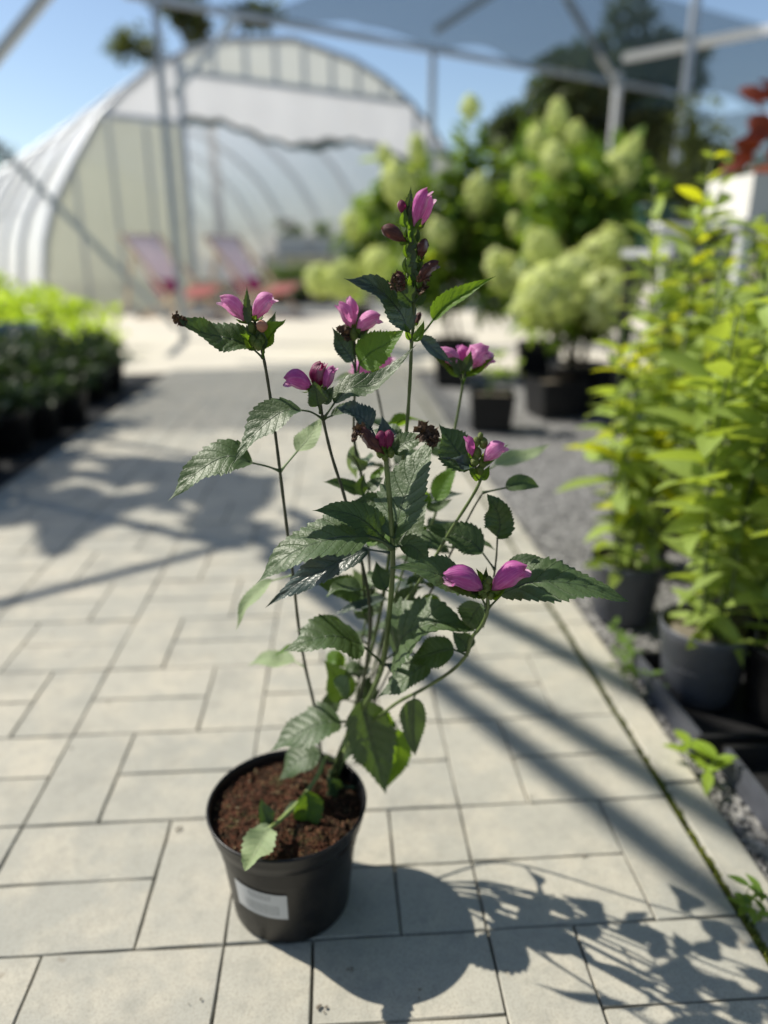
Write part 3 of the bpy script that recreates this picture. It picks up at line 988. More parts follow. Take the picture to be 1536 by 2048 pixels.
for i, (x, y, h, n, lab, pm, yl) in enumerate(specs):
    t_ = bed_plant((x, y, 0.0 if i in (0, 1, 3) else GZ), h, n, 100 + i, lab, potmat=pm, yellow=yl, leaf=0.100 if i in (1, 4, 8) else 0.082)
    if i == 1:
        t_.rotation_euler = (0, 0, 0)
        mb = MB()
        n_, a0, a1 = 6, R(-118), R(-82)
        for k in range(n_ + 1):
            an = a0 + (a1 - a0) * k / n_
            for rr_, zz in ((0.0665, 0.050), (0.0695, 0.078)):
                mb.v.append(Vector((rr_ * 1.025 * math.cos(an), rr_ * 1.025 * math.sin(an), zz)))
                mb.uv.append((0, 0))
        for k in range(n_):
            mb.f.append((2 * k, 2 * k + 2, 2 * k + 3, 2 * k + 1))
        mb.build('sticker', M['white_foam'], t_)

def tray(label, x0, y0, x1, y1, z=0.0):
    cx, cy = (x0 + x1) / 2, (y0 + y1) / 2
    t_ = thing('plant_tray', label, 'tray', (cx, cy, z), 0, 'black plastic plant trays on the gravel')
    hx, hy, h, w = (x1 - x0) / 2, (y1 - y0) / 2, 0.035, 0.008
    MB().box((-hx + w, -hy + w, -0.008), (hx - w, hy - w, -0.002)).build('tray_floor', M['tray_black'], t_)
    MB().box((-hx, -hy, -0.008), (hx, -hy + w, h)).build('tray_rim', M['tray_black'], t_)
    MB().box((-hx, hy - w, -0.008), (hx, hy, h)).build('tray_rim', M['tray_black'], t_)
    MB().box((-hx, -hy + w, -0.008), (-hx + w, hy - w, h)).build('tray_rim', M['pot_grey'], t_)
    MB().box((hx - w, -hy + w, -0.008), (hx, hy - w, h)).build('tray_rim', M['tray_black'], t_)
    return t_
tray('black plastic tray holding the two potted turtleheads at the paving edge', 0.546, 0.905, 0.840, 1.165)
tray('black plastic tray with a grey rim holding the low turtlehead', 0.572, 0.60, 0.86, 0.885)

# small weeds along the paving edge
def weed(px, py, n, L, mat, seed, label):
    rg = random.Random(seed)
    p = atz(px, py, -0.008)
    t_ = thing('weed', label, 'weed', p, 0, 'weeds growing along the paving edge')
    src = with_mat(BROAD, mat)
    for i in range(n):
        b_ = rg.uniform(0, 6.28)
        rr = rg.uniform(0, 0.03)
        base = Vector((rr * math.cos(b_) * 0.5, rr * math.sin(b_), 0))
        top = base + Vector((rg.gauss(0, .012), rg.gauss(0, .012), rg.uniform(0.015, 0.05)))
        st = MB().tube([base, top], [0.0008, 0.0005], 5).build('stem', M['hero_stem'], t_)
        for q in range(2):
            d = Vector((math.cos(b_ + q * 2.4), math.sin(b_ + q * 2.4), rg.uniform(0, .7)))
            link_leaf(rg.choice(src), st, orient(top, d, (0, 0, 1), 0, L * rg.uniform(.7, 1.3)))
weed(1250, 1330, 9, 0.024, 'shrub_leaf', 1, 'sprawling green weed at the foot of the grey pot')
weed(1270, 1390, 7, 0.022, 'shrub_leaf', 2, 'small dark weed trailing over the edging stone')
weed(1400, 1555, 5, 0.040, 'shrub_leaf_lime', 3, 'round leaved bright weed sprouting at the tray corner')
weed(1500, 1850, 9, 0.022, 'shrub_leaf', 4, 'tuft of weed beside the mossy joint near the plant shadow')
weed(1232, 1295, 6, 0.020, 'shrub_leaf', 5, 'tiny weed between gravel and edging near the grey pot')

# ------------------------------------------------------------------ hydrangeas
def head_mesh(seed, taper):
    rg = random.Random(seed)
    mb = MB()
    for i in range(330):
        v = Vector((rg.gauss(0, 1), rg.gauss(0, 1), rg.gauss(0, 1))).normalized() * (1.0 if i < 230 else 0.62)
        lump = 1 + 0.30 * noise.noise(v * 2.6 + Vector((seed, 0, 0)))
        k = 0.80 * lump * (1 - taper * max(0, v.z) * 0.45)
        p = Vector((v.x * k, v.y * k, v.z * 1.05 * lump))
        s = v.orthogonal().normalized()
        s = Matrix.Rotation(rg.uniform(0, 6.28), 3, v) @ s
        b_ = v.cross(s)
        nrm = (v + Vector((rg.gauss(0, .25), rg.gauss(0, .25), rg.gauss(0, .25)))).normalized()
        r_ = rg.uniform(0.13, 0.24)
        for q in range(4):
            an = q * math.pi / 2
            d = s * math.cos(an) + b_ * math.sin(an)
            e = s * math.cos(an + .8) + b_ * math.sin(an + .8)
            f = s * math.cos(an - .8) + b_ * math.sin(an - .8)
            mb.add([p, p + f * r_ * 0.62 + nrm * 0.02, p + d * r_ + nrm * 0.05, p + e * r_ * 0.62 + nrm * 0.02], [(0, 1, 2, 3)], [(.2, .5), (.6, .2), (1, .5), (.6, .8)])
    me = mb.mesh('flower_head', True)
    me.materials.append(M['floret_cream'])
    return me
HEADS = [head_mesh(s, tp) for s, tp in ((1, .05), (2, .25), (3, .5))]
def hydrangea(label, base, heads, fill, seed, pot=(0.15, 0.12, 0.24), lime=0.45, nleaf=15):
    rg = random.Random(seed)
    t_ = thing('hydrangea', label, 'hydrangea', base, 0, 'panicle hydrangeas in black pots')
    add_pot(t_, *pot, 'pot_black')
    o0 = Vector(base)
    for (px, py, Y, rpx, asp) in heads:
        tip = aty(px, py, Y)
        r_ = rpx * (0.74 if py < 480 else 1.0) / FPX * depth(tip)
        tip = tip - o0
        b_ = Vector((rg.uniform(-.06, .06), rg.uniform(-.06, .06), pot[2] - 0.03))
        mid = b_.lerp(tip, 0.5) + Vector((-(tip.x - b_.x) * 0.15, 0, 0.10))
        end = tip - Vector((0, 0, r_ * 0.6))
        pts = [bez([b_, mid, end], u / 7) for u in range(8)]
        st = MB().tube(pts, [0.007 - 0.0006 * i for i in range(8)], 6).build('stem', M['bark'], t_, True)
        dr = (end - mid).normalized() + Vector((rg.gauss(0, .3), rg.gauss(0, .3), 0.3))
        q = dr.to_track_quat('Z', 'Y').to_matrix().to_4x4()
        m = Matrix.Translation(tip) @ q @ Matrix.Diagonal((r_, r_, r_ * asp, 1))
        link_leaf(rg.choice(HEADS), st, m, 'flower_head')
        for i in range(nleaf):
            u = 0.25 + 0.75 * rg.random()
            k = min(6, int(u * 7))
            p = pts[k].lerp(pts[min(7, k + 1)], u * 7 - k)
            an = rg.uniform(0, 6.28)
            d = Vector((math.cos(an), math.sin(an), rg.uniform(-.2, .5)))
            link_leaf(rg.choice(SHLIME if rg.random() < lime else SHL), st, orient(p, d, (0, 0, 1), rg.uniform(-.4, .4), rg.uniform(0.10, 0.17)))
    mb = MB()
    for (px, py, Y, rx, rz, n) in fill:
        c = aty(px, py, Y) - o0
        k = depth(c + o0) / FPX
        leaf_cloud(mb, c, (rx * k, rx * k * 0.7, rz * k), n, 0.13, 0.034, rg, 12)
    stuff(mb.build('foliage', M['shrub_leaf'], t_, True))
    return t_
def gp(px, py):
    p = atz(px, py)
    return (p.x, p.y, -0.01)
hydrangea('big hydrangea with heavy drooping cream blooms beside the white bowl', gp(1150, 815),
          [(1100, 590, 3.35, 72, 1.1), (1205, 600, 3.4, 70, 1.0), (1212, 512, 3.6, 60, 0.8), (1085, 500, 3.6, 42, 1.0), (1235, 345, 3.9, 58, 0.95), (1110, 325, 3.9, 48, 1.0), (1150, 560, 3.5, 62, 1.0), (1068, 620, 3.5, 44, 1.0), (1252, 560, 3.6, 50, 1.0), (1160, 440, 3.9, 36, 1.0), (1262, 300, 4.1, 32, 1.2)],
          [(1150, 470, 3.95, 150, 130, 760), (1200, 370, 4.2, 110, 80, 380), (1150, 610, 3.7, 110, 60, 260), (1270, 430, 4.3, 70, 90, 260)], 201, lime=0.35)
hydrangea('upright hydrangea with tall narrow blooms against the dark tree', gp(1075, 755),
          [(1115, 236, 4.6, 36, 1.15), (1078, 288, 4.5, 38, 1.1), (1050, 372, 4.4, 38, 1.2), (1012, 545, 4.2, 42, 1.2), (1040, 455, 4.4, 34, 1.1), (1150, 270, 4.9, 28, 1.3)],
          [(1040, 470, 4.7, 110, 130, 620), (1110, 320, 5.0, 80, 70, 220), (1010, 570, 4.7, 80, 60, 220)], 202, lime=0.5)
hydrangea('tall hydrangea with one isolated bloom standing against the sky', gp(905, 745),
          [(941, 214, 4.7, 32, 0.85), (960, 392, 4.6, 50, 1.0), (835, 300, 4.9, 28, 1.3), (770, 312, 5.0, 27, 1.0), (800, 372, 4.8, 52, 1.1), (880, 470, 4.6, 40, 1.0)],
          [(930, 330, 4.8, 40, 90, 120), (900, 480, 4.9, 120, 120, 620), (810, 420, 5.1, 80, 90, 300), (960, 480, 4.9, 80, 120, 420), (860, 570, 4.9, 90, 60, 260)], 203, lime=0.6)
hydrangea('low hydrangea with yellow green blooms at the edge of the sunny yard', gp(720, 655),
          [(712, 452, 6.4, 44, 1.2), (640, 560, 6.3, 36, 0.9), (690, 560, 6.1, 46, 0.9), (760, 530, 6.0, 42, 1.1), (745, 420, 6.5, 36, 1.0)],
          [(750, 500, 6.5, 80, 80, 380)], 204, lime=0.6)

# black square planters and young plants standing on the gravel strip
def planter(label, px, py, w, h, Y=None, plant=True, seed=0):
    rg = random.Random(seed)
    p = atz(px, py)
    t_ = thing('planter', label, 'planter', (p.x, p.y + w / 2, GZ), rg.uniform(-.2, .2), 'black planters on the gravel strip')
    a, b_ = w / 2, w / 2 * 0.86
    mb = MB()
    vs = [(-b_, -b_, 0), (b_, -b_, 0), (b_, b_, 0), (-b_, b_, 0), (-a, -a, h), (a, -a, h), (a, a, h), (-a, a, h),
          (-a * .93, -a * .93, h), (a * .93, -a * .93, h), (a * .93, a * .93, h), (-a * .93, a * .93, h),
          (-a * .9, -a * .9, h * .85), (a * .9, -a * .9, h * .85), (a * .9, a * .9, h * .85), (-a * .9, a * .9, h * .85)]
    fs = [(3, 2, 1, 0)]
    for i in range(4):
        j = (i + 1) % 4
        fs += [(i, j, 4 + j, 4 + i), (4 + i, 4 + j, 8 + j, 8 + i), (8 + i, 8 + j, 12 + j, 12 + i)]
    mb.add(vs, fs).build('pot', M['pot_black'], t_)
    MB().add([(-a * .9, -a * .9, h * .86), (a * .9, -a * .9, h * .86), (a * .9, a * .9, h * .86), (-a * .9, a * .9, h * .86)], [(0, 1, 2, 3)]).build('soil', M['earth'], t_)
    if plant:
        for s in range(5):
            top = Vector((rg.gauss(0, .05), rg.gauss(0, .05), h + rg.uniform(.08, .2)))
            st = MB().tube([(rg.gauss(0, .02), rg.gauss(0, .02), h * .8), top], [.003, .002], 5).build('stem', M['hero_stem'], t_)
            for q in range(5):
                d = Vector((rg.gauss(0, 1), rg.gauss(0, 1), rg.uniform(0, .7)))
                link_leaf(rg.choice(SHLIME), st, orient(top * rg.uniform(.8, 1.0), d, (0, 0, 1), 0, rg.uniform(.05, .09)))
    return t_
planter('square black planter with a small lime plant at the paving edge', 990, 862, 0.20, 0.17, seed=1)
planter('empty looking black planter deep under the drooping hydrangea blooms', 1120, 835, 0.24, 0.18, plant=False, seed=2)
planter('wide black planter in the shade right of the drooping blooms', 1215, 812, 0.26, 0.20, plant=False, seed=3)
planter('black planter behind the lime plant at the path', 905, 770, 0.20, 0.2, plant=False, seed=4)

# ------------------------------------------------------------------ potting bench on the right with crate, bowl and red leaved plant
bc = aty(1500, 470, 2.75)
bench = thing('potting_bench', 'grey potting bench with a shelf behind the tall turtleheads', 'bench', (bc.x + 0.36, 2.95, -0.01))
MB().box((-0.48, -0.35, 0.835), (0.55, 0.35, 0.87)).build('bench_top', M['grey_board'], bench)
MB().box((-0.46, -0.33, 0.50), (0.53, 0.33, 0.53)).build('shelf', M['grey_board'], bench)
for sx in (-0.44, 0.5):
    for sy in (-0.31, 0.31):
        MB().box((sx - .02, sy - .02, 0), (sx + .02, sy + .02, 0.834)).build('leg', M['steel_pale'], bench)
cr = thing('foam_crate', 'white foam crate standing on the potting bench', 'crate', (bc.x + 0.16, 2.78, 0.861))
h_ = 0.145
for lo, hi in (((-.25, -.16, 0), (.25, .16, .02)), ((-.25, -.16, .021), (.25, -.13, h_)), ((-.25, .13, .021), (.25, .16, h_)), ((-.25, -.129, .021), (-.22, .129, h_)), ((.22, -.129, .021), (.25, .129, h_))):
    MB().box(lo, hi).build('foam_wall', M['white_foam'], cr)
bowl = thing('bowl', 'round white ceramic bowl on the low stand under the hydrangea', 'bowl', aty(1345, 497, 2.9))
MB().lathe([(0.001, 0), (.045, 0), (.05, .01), (.085, .075), (.095, .09), (.09, .09), (.08, .074), (.045, .02), (.001, .015)], 28).build('bowl_body', M['white_ceramic'], bowl, True)
MB().lathe([(.001, .06), (.05, .06), (.075, .068)], 16).build('soil', M['earth'], bowl)
gs = thing('pot_stand', 'low grey stand carrying the white bowl and dark green pot', 'stand', (bowl.location.x + 0.14, bowl.location.y + 0.12, -0.01))
zt = bowl.location.z + 0.01
MB().box((-.2, -.25, zt - .03), (.22, .25, zt - 0.0005)).build('stand_top', M['grey_board'], gs)
for sx in (-.17, .19):
    for sy in (-.22, .22):
        MB().box((sx - .015, sy - .015, 0), (sx + .015, sy + .015, zt - .031)).build('leg', M['tray_black'], gs)
gpot = thing('green_pot', 'dark green plastic pot behind the white bowl', 'pot', (bowl.location.x + 0.02, bowl.location.y + 0.24, bowl.location.z))
MB().lathe(pot_profile(.085, .06, .17), 24).build('pot_body', M['dark_green_plastic'], gpot, True)
MB().lathe([(.078, .15), (.001, .155)], 16).build('soil', M['earth'], gpot)
rp = thing('red_leaved_plant', 'red and bronze leaved plant in a terracotta pot standing in the foam crate', 'potted plant', (bc.x + 0.10, 2.78, 0.882))
plain('terracotta', (0.36, 0.10, 0.05), 0.8, 0.15, 20, 0.3)
MB().lathe(pot_profile(.10, .08, .16), 24).build('pot', M['terracotta'], rp, True)
MB().lathe([(.09, .14), (.001, .145)], 16).build('soil', M['earth'], rp)
ROUND = with_mat([simple_leaf(1.0, 0.40, b_, f_, 6, 60 + i) for i, (b_, f_) in enumerate(((.25, .2), (.45, .15)))], 'red_leaf')
rg = random.Random(9)
for i in range(36):
    an = rg.uniform(0, 6.28)
    top = Vector((rg.uniform(.02, .15) * math.cos(an), rg.uniform(.02, .15) * math.sin(an), rg.uniform(.18, .42)))
    st = MB().tube([(0.02 * math.cos(an), 0.02 * math.sin(an), .13), top * 0.6 + Vector((0, 0, .06)), top], [.004, .003, .002], 5).build('stem', M['hero_stem_dark'], rp, True)
    link_leaf(rg.choice(ROUND), st, orient(top, (math.cos(an), 0.4 * math.sin(an), rg.uniform(-.3, .8)), (rg.uniform(-.6, .3), -1, 0.5), rg.uniform(-.4, .4), rg.uniform(.07, .12)))

# ------------------------------------------------------------------ dark plants in pots along the left edge, lime plants behind
def low_plant(name, label, loc, pot, mat, rad, n, L, W, seed, group, cat='potted plant', flowers=0, zc=None):
    rg = random.Random(seed)
    t_ = thing(name, label, cat, loc, 0, group)
    add_pot(t_, *pot, 'pot_black')
    mb = MB()
    zc = pot[2] + rad[2] * 0.72 if zc is None else zc
    leaf_cloud(mb, (0, 0, zc), rad, n, L, W, rg, 10)
    for i in range(7):
        v = Vector((rg.gauss(0, .5) * rad[0], rg.gauss(0, .5) * rad[1], zc + rad[2] * 0.4))
        mb.tube([(v.x * 0.2, v.y * 0.2, pot[2] * 0.85), v], [0.0025, 0.0015], 4)
    stuff(mb.build('foliage', M[mat], t_, True))
    for i in range(flowers):
        v = Vector((rg.gauss(0, 1), rg.gauss(0, 1) - 0.6, abs(rg.gauss(0, 1)) + .3)).normalized()
        p = Vector((v.x * rad[0], v.y * rad[1], zc + v.z * rad[2]))
        m = MB()
        for q in range(5):
            an = q * 1.2566
            s = v.orthogonal().normalized()
            d = Matrix.Rotation(an, 3, v) @ s
            e = v.cross(d)
            m.add([p, p + d * .008 - e * .006, p + d * .016 + v * .003, p + d * .008 + e * .006], [(0, 1, 2, 3)])
        m.build('flower', M['white_ceramic'], t_)
    return t_
i = 0
lrg = random.Random(3)
for row, x0 in enumerate((-1.31, -1.56, -1.83, -2.12)):
    for k in range(9):
        y = 2.36 + 0.02 * row + k * 0.285
        if y > 4.95 or (row, k) in ((0, 5), (1, 3), (2, 6), (0, 8)):
            continue
        fl = (1 if lrg.random() < .4 else 0) if row < 2 else 0
        lab = ('dark low plant ' + ('with a white flower ' if fl else '') + ('in a black pot at the paving edge' if row == 0 else 'behind the pot row at the paving edge'))
        low_plant('bedding_plant', lab, (x0 + lrg.uniform(-.05, .03), y + lrg.uniform(-.03, .03), -0.011), (0.115, 0.09, 0.17), 'ground_leaf_dark', (0.165, 0.165, (0.10 + 0.012 * row) * lrg.uniform(0.45, 1.35) * (0.7 if row == 0 else 1.0)), 170 if row < 2 else 120, 0.062, 0.018, 300 + i,
                  'dark bedding plants in black pots, front row' if row == 0 else 'dark bedding plants in black pots, back rows', flowers=fl)
        i += 1
for k, (px, py, Y) in enumerate(((20, 640, 6.1), (110, 670, 5.9), (190, 690, 5.8), (60, 600, 6.7), (140, 632, 6.6), (-40, 570, 7.0), (-30, 640, 6.0), (60, 660, 6.1))):
    p = aty(px, py, Y)
    low_plant('lime_plant', 'mounded bright lime green plant in a pot beyond the dark pots', (p.x, Y, -0.003), (0.12, 0.10, 0.12), 'lime_leaf', (0.27 + 0.05 * math.sin(k * 2.1), 0.26, 0.13 + 0.04 * math.sin(k * 1.7)), 230, 0.085, 0.028, 400 + k, 'lime green plants in the sun', zc=max(0.17, p.z + 0.02))
# blue grey crate at the left edge
p = aty(22, 662, 4.75)
cb = thing('plastic_crate', 'blue grey plastic crate beside the lime plants', 'crate', (p.x - 0.06, p.y, -0.011), R(12))
plain('blue_plastic', (0.16, 0.22, 0.32), 0.45, 0.1, 20, 0.5)
for lo, hi in (((-.2, -.15, 0), (.2, .15, .02)), ((-.2, -.15, .021), (.2, -.13, .36)), ((-.2, .13, .021), (.2, .15, .36)), ((-.2, -.129, .021), (-.18, .129, .36)), ((.18, -.129, .021), (.2, .129, .36))):
    MB().box(lo, hi).build('crate_wall', M['blue_plastic'], cb)

# ------------------------------------------------------------------ deck chairs
def deck_chair(label, loc, rz):
    c = thing('deck_chair', label, 'deck chair', loc, rz, 'deck chairs in front of the polytunnel')
    w = 0.30
    for sy in (-1, 1):
        MB().bar((-0.60, sy * w, 1.02), (0.52, sy * w, 0.02), 0.03, 0.05).build('back_rail', M['wood_pale'], c)
        MB().bar((-0.45, sy * (w - .04), 0.02), (0.58, sy * (w - .04), 0.44), 0.03, 0.05).build('seat_rail', M['wood_pale'], c)
        MB().bar((-0.36, sy * (w + .035), 0.80), (-0.62, sy * (w + .035), 0.10), 0.025, 0.04).build('prop_rail', M['wood_pale'], c)
    for p in ((-0.60, 1.02), (0.58, 0.44), (0.50, 0.04), (-0.45, 0.03)):
        MB().tube([(p[0], -w - .02, p[1]), (p[0], w + .02, p[1])], 0.018, 8).build('cross_bar', M['wood_pale'], c, True)
    def sling(name, pts, ww, th, mat):
        pts = smooth_path(pts, 5)
        mb = MB()
        for q, (x, _, z) in enumerate(pts):
            for sy in (-ww, -ww * .4, ww * .4, ww):
                for dz in (0, -th):
                    mb.v.append(Vector((x, sy, z + dz - 0.02 * (1 - (sy / ww) ** 2))))
                    mb.uv.append((0, 0))
        n8 = 8
        for q in range(len(pts) - 1):
            for j in range(3):
                a = q * n8 + j * 2
                mb.f.append((a, a + 2, a + n8 + 2, a + n8))
                mb.f.append((a + 1, a + n8 + 1, a + n8 + 3, a + 3))
        return mb.build(name, M[mat], c, True)
    sling('back_fabric', [(-0.585, 0, 1.03), (-0.40, 0, 0.76), (-0.20, 0, 0.48), (-0.05, 0, 0.34)], 0.26, 0.008, 'fabric_lavender')
    sling('cushion', [(-0.20, 0, 0.50), (-0.08, 0, 0.38), (0.10, 0, 0.345), (0.25, 0, 0.37)], 0.25, 0.06, 'fabric_magenta')
    sling('seat_fabric', [(-0.05, 0, 0.335), (0.15, 0, 0.29), (0.38, 0, 0.34), (0.575, 0, 0.455)], 0.26, 0.008, 'fabric_salmon')
    return c
deck_chair('lavender deck chair with pink seat standing nearer the clear tunnel panel', (-2.02, 9.85, -0.004), R(-38))
deck_chair('lavender deck chair with pink seat in front of the tunnel doorway', (-1.06, 10.35, -0.004), R(-38))

# ------------------------------------------------------------------ table with white planters inside the tunnel doorway
tp = Vector((0.0, 14.4, 0))
tb = thing('display_table', 'display table in the polytunnel doorway under the white planter boxes', 'table', tp, PHI)
MB().box((-1.3, -.35, .80), (1.0, .35, .85)).build('table_top', M['grey_board'], tb)
for sx in (-1.25, .95):
    for sy in (-.3, .3):
        MB().box((sx - .03, sy - .03, 0), (sx + .03, sy + .03, .799)).build('leg', M['steel'], tb)
MB().box((-1.2, .27, .1), (.9, .30, .78)).build('back_board', M['tunnel_panel'], tb)
rg = random.Random(21)
for k in range(3):
    lx = -0.92 + k * 0.70
    w = tp + Vector((lx * math.cos(PHI), lx * math.sin(PHI), .85))
    bx = thing('planter_box', ('white planter box with green and white flowers on the display table', 'white planter box between two others on the display table', 'white planter box filled with red flowers on the display table')[k], 'planter box', w, PHI, 'white planter boxes')
    MB().box((-.33, -.15, 0), (.33, .15, .04)).build('box_floor', M['white_foam'], bx)
    for lo, hi in (((-.33, -.15, .041), (.33, -.12, .27)), ((-.33, .12, .041), (.33, .15, .27)), ((-.33, -.119, .041), (-.30, .119, .27)), ((.30, -.119, .041), (.33, .119, .27))):
        MB().box(lo, hi).build('box_wall', M['white_foam'], bx)
    m = MB()
    leaf_cloud(m, (0, 0, .34), (.32, .14, .14), 160, .09, .03, rg, 8)
    stuff(m.build('foliage', M['shrub_leaf'], bx, True))
    m = MB()
    if k != 1:
        leaf_cloud(m, (0, 0, .46), (.28, .13, .10), 110, .07, .035, rg, 6)
        stuff(m.build('blossom', M['red_leaf' if k == 2 else 'white_foam'], bx, True))
for k, (px, Y) in enumerate(((560, 12.9), (600, 13.2), (645, 13.0))):
    p = aty(px, 590, Y)
    low_plant('border_plant', 'dark green plant on the ground in front of the display table', (p.x, Y, -0.003), (0.16, 0.13, 0.2), 'shrub_leaf', (0.42, 0.3, 0.28), 320, 0.11, 0.035, 500 + k, 'plants before the display table', flowers=0)

# ------------------------------------------------------------------ the potted turtlehead in front
ORG = Vector((-0.067, 0.685, 0.0))
hero = thing('turtlehead_plant', 'tall pink flowering turtlehead in a black pot standing on the pale pavers', 'potted plant', ORG)
RT, RB, HP = 0.0915, 0.069, 0.142
prof = [(0.001, 0.003), (RB * 0.93, 0.003), (RB * 0.97, 0.0005), (RB, 0.004), (RB + 0.011, HP - 0.034), (RB + 0.0125, HP - 0.029), (RB + 0.0165, HP - 0.026),
        (RT - 0.0025, HP - 0.012), (RT - 0.0008, HP - 0.003), (RT, HP - 0.001), (RT - 0.001, HP + 0.0006), (RT - 0.003, HP), (RT - 0.0042, HP - 0.003), (RT - 0.008, HP - 0.026), (RT - 0.012, HP - 0.05)]
pot = MB().lathe(prof, 72).build('pot', M['pot_black'], hero, True)
# sticker with lines of print on the pot's front
t = NT('sticker_print')
u, v = t.uvxy()
def between(x, a, b_):
    return t.math('MULTIPLY', t.math('GREATER_THAN', x, a), t.math('LESS_THAN', x, b_))
cmb = t.n('ShaderNodeCombineXYZ')
t.l(t.math('MULTIPLY', u, 60.0), cmb.inputs[0])
t.l(t.math('FLOOR', t.math('MULTIPLY', v, 13.0)), cmb.inputs[1])
gl = t.noise(1.0, 1, 0.5, cmb.outputs[0])
fr = t.math('FRACT', t.math('MULTIPLY', v, 13.0))
ln = t.math('MULTIPLY', between(fr, 0.25, 0.72), t.math('GREATER_THAN', gl, 0.47))
blk = t.math('ADD', t.math('MULTIPLY', between(v, 0.69, 0.93), between(u, 0.30, 0.72)), t.math('MULTIPLY', between(v, 0.12, 0.55), between(u, 0.22, 0.86)))
c = t.mix(t.math('MULTIPLY', t.math('MULTIPLY', ln, blk), 0.8), (0.50, 0.50, 0.49), (0.07, 0.07, 0.075))
t.bsdf(c, 0.5, 0.4)
mb = MB()
NS_ = 14
for i in range(NS_ + 1):
    an = R(-137 + 48 * i / NS_)
    for j in range(5):
        zz = 0.044 + 0.0375 * j / 4 + 0.004 * (1 - i / NS_)
        rr = RB + 0.011 * (zz - 0.004) / (HP - 0.038) + 0.0007
        mb.v.append(Vector((rr * math.cos(an), rr * math.sin(an), zz)))
        mb.uv.append((i / NS_, j / 4))
for i in range(NS_):
    for j in range(4):
        a = i * 5 + j
        mb.f.append((a, a + 5, a + 6, a + 1))
mb.build('sticker', M['sticker_print'], pot, True)
# soil: uneven peat with crumbs
t = NT('peat')
n1 = t.noise(26, 5, 0.7, t.obj())
c = t.ramp(n1, [(0.30, (0.010, 0.007, 0.005)), (0.46, (0.032, 0.021, 0.012)), (0.56, (0.085, 0.032, 0.018)), (0.62, (0.05, 0.042, 0.018)), (0.75, (0.11, 0.085, 0.035))])
t.bsdf(c, 0.95, 0.15, 0, t.bump(t.noise(420, 4, 0.7, t.obj()), 1.0, 0.004))
mb = MB()
NR, NA = 16, 56
SZ = HP - 0.014
def soil_z(x, y):
    return SZ + 0.006 * noise.noise(Vector((x * 30, y * 30, 0))) + 0.004 * noise.noise(Vector((x * 90, y * 90, 3))) + 0.006 * (1 - (x * x + y * y) / (RT * RT)) - 0.010 * max(0, x * 8 - y * 6)
for i in range(NR + 1):
    r_ = (RT - 0.005) * i / NR
    for j in range(NA):
        an = 6.2832 * j / NA
        x, y = r_ * math.cos(an), r_ * math.sin(an)
        mb.v.append(Vector((x, y, soil_z(x, y))))
        mb.uv.append((0, 0))
for i in range(NR):
    for j in range(NA):
        mb.f.append((i * NA + j, (i + 1) * NA + j, (i + 1) * NA + (j + 1) % NA, i * NA + (j + 1) % NA))
soil = mb.build('soil', M['peat'], hero, True)
rg = random.Random(77)
t = NT('peat_crumb')
c = t.ramp(t.noise(130, 3, 0.75, t.obj()), [(0.28, (0.012, 0.008, 0.005)), (0.44, (0.038, 0.025, 0.014)), (0.53, (0.11, 0.040, 0.024)), (0.62, (0.11, 0.088, 0.035)), (0.74, (0.42, 0.34, 0.26))])
t.bsdf(c, 0.9, 0.2)
mb = MB()
for i in range(2600):
    r_, an = (RT - 0.006) * math.sqrt(rg.random()), rg.uniform(0, 6.2832)
    x, y = r_ * math.cos(an), r_ * math.sin(an)
    s_ = rg.uniform(0.0008, 0.0026) * (2.0 if rg.random() < 0.04 else 1)
    stone(mb, (x, y, soil_z(x, y) + s_ * 0.3), s_, rg, 0.8)
for i in range(90):
    r_, an, d_ = (RT - 0.012) * math.sqrt(rg.random()), rg.uniform(0, 6.2832), rg.uniform(0, 6.2832)
    x, y = r_ * math.cos(an), r_ * math.sin(an)
    z = soil_z(x, y) + 0.0012
    l_ = rg.uniform(0.003, 0.010)
    mb.bar((x, y, z), (x + l_ * math.cos(d_), y + l_ * math.sin(d_), z + rg.uniform(-.001, .002)), 0.0012, 0.0007)
stuff(mb.build('soil_crumbs', M['peat_crumb'], soil))

# ---- stems: photo polylines with a depth Y for each point
def P(px, py, Y):
    # the plant leans towards the viewer above the pot
    s_ = min(1.0, max(0.0, (1545 - py) / 400))
    return aty(px, py, Y - 0.072 * s_)
STEMS = {}
STPATH = {}
def stem(key, pts, r0, r1, mat='hero_stem'):
    pp = smooth_path([P(*q) for q in pts], 6)
    n = len(pp)
    rad = [r0 + (r1 - r0) * i / (n - 1) for i in range(n)]
    hrg = random.Random(hash_key(key))
    rad = [r_ * (1 + 0.08 * math.sin(i * 1.7 + hrg.random())) for i, r_ in enumerate(rad)]
    STPATH[key] = pp
    STEMS[key] = MB().tube([q - ORG for q in pp], rad, 8).build('stem', M[mat], hero, True)
def hash_key(s):
    return sum(ord(ch) * (i + 7) for i, ch in enumerate(s))
B0 = [(668, 1545, 0.742)]
stem('main', [(656, 1566, 0.728), (690, 1480, 0.735), (712, 1440, 0.722), (745, 1382, 0.705), (766, 1328, 0.69), (777, 1240, 0.675), (785, 1150, 0.665), (785, 1085, 0.657), (779, 1000, 0.650), (773, 930, 0.645), (771, 905, 0.644)], 0.0027, 0.0022)
stem('spike', [(668, 1560, 0.735), (705, 1440, 0.76), (738, 1320, 0.752), (765, 1200, 0.745), (785, 1060, 0.738), (805, 920, 0.730), (814, 850, 0.726), (820, 760, 0.720), (823, 690, 0.716), (827, 640, 0.713), (828, 600, 0.711), (824, 520, 0.708), (822, 450, 0.706), (822, 395, 0.704)], 0.0021, 0.0012)
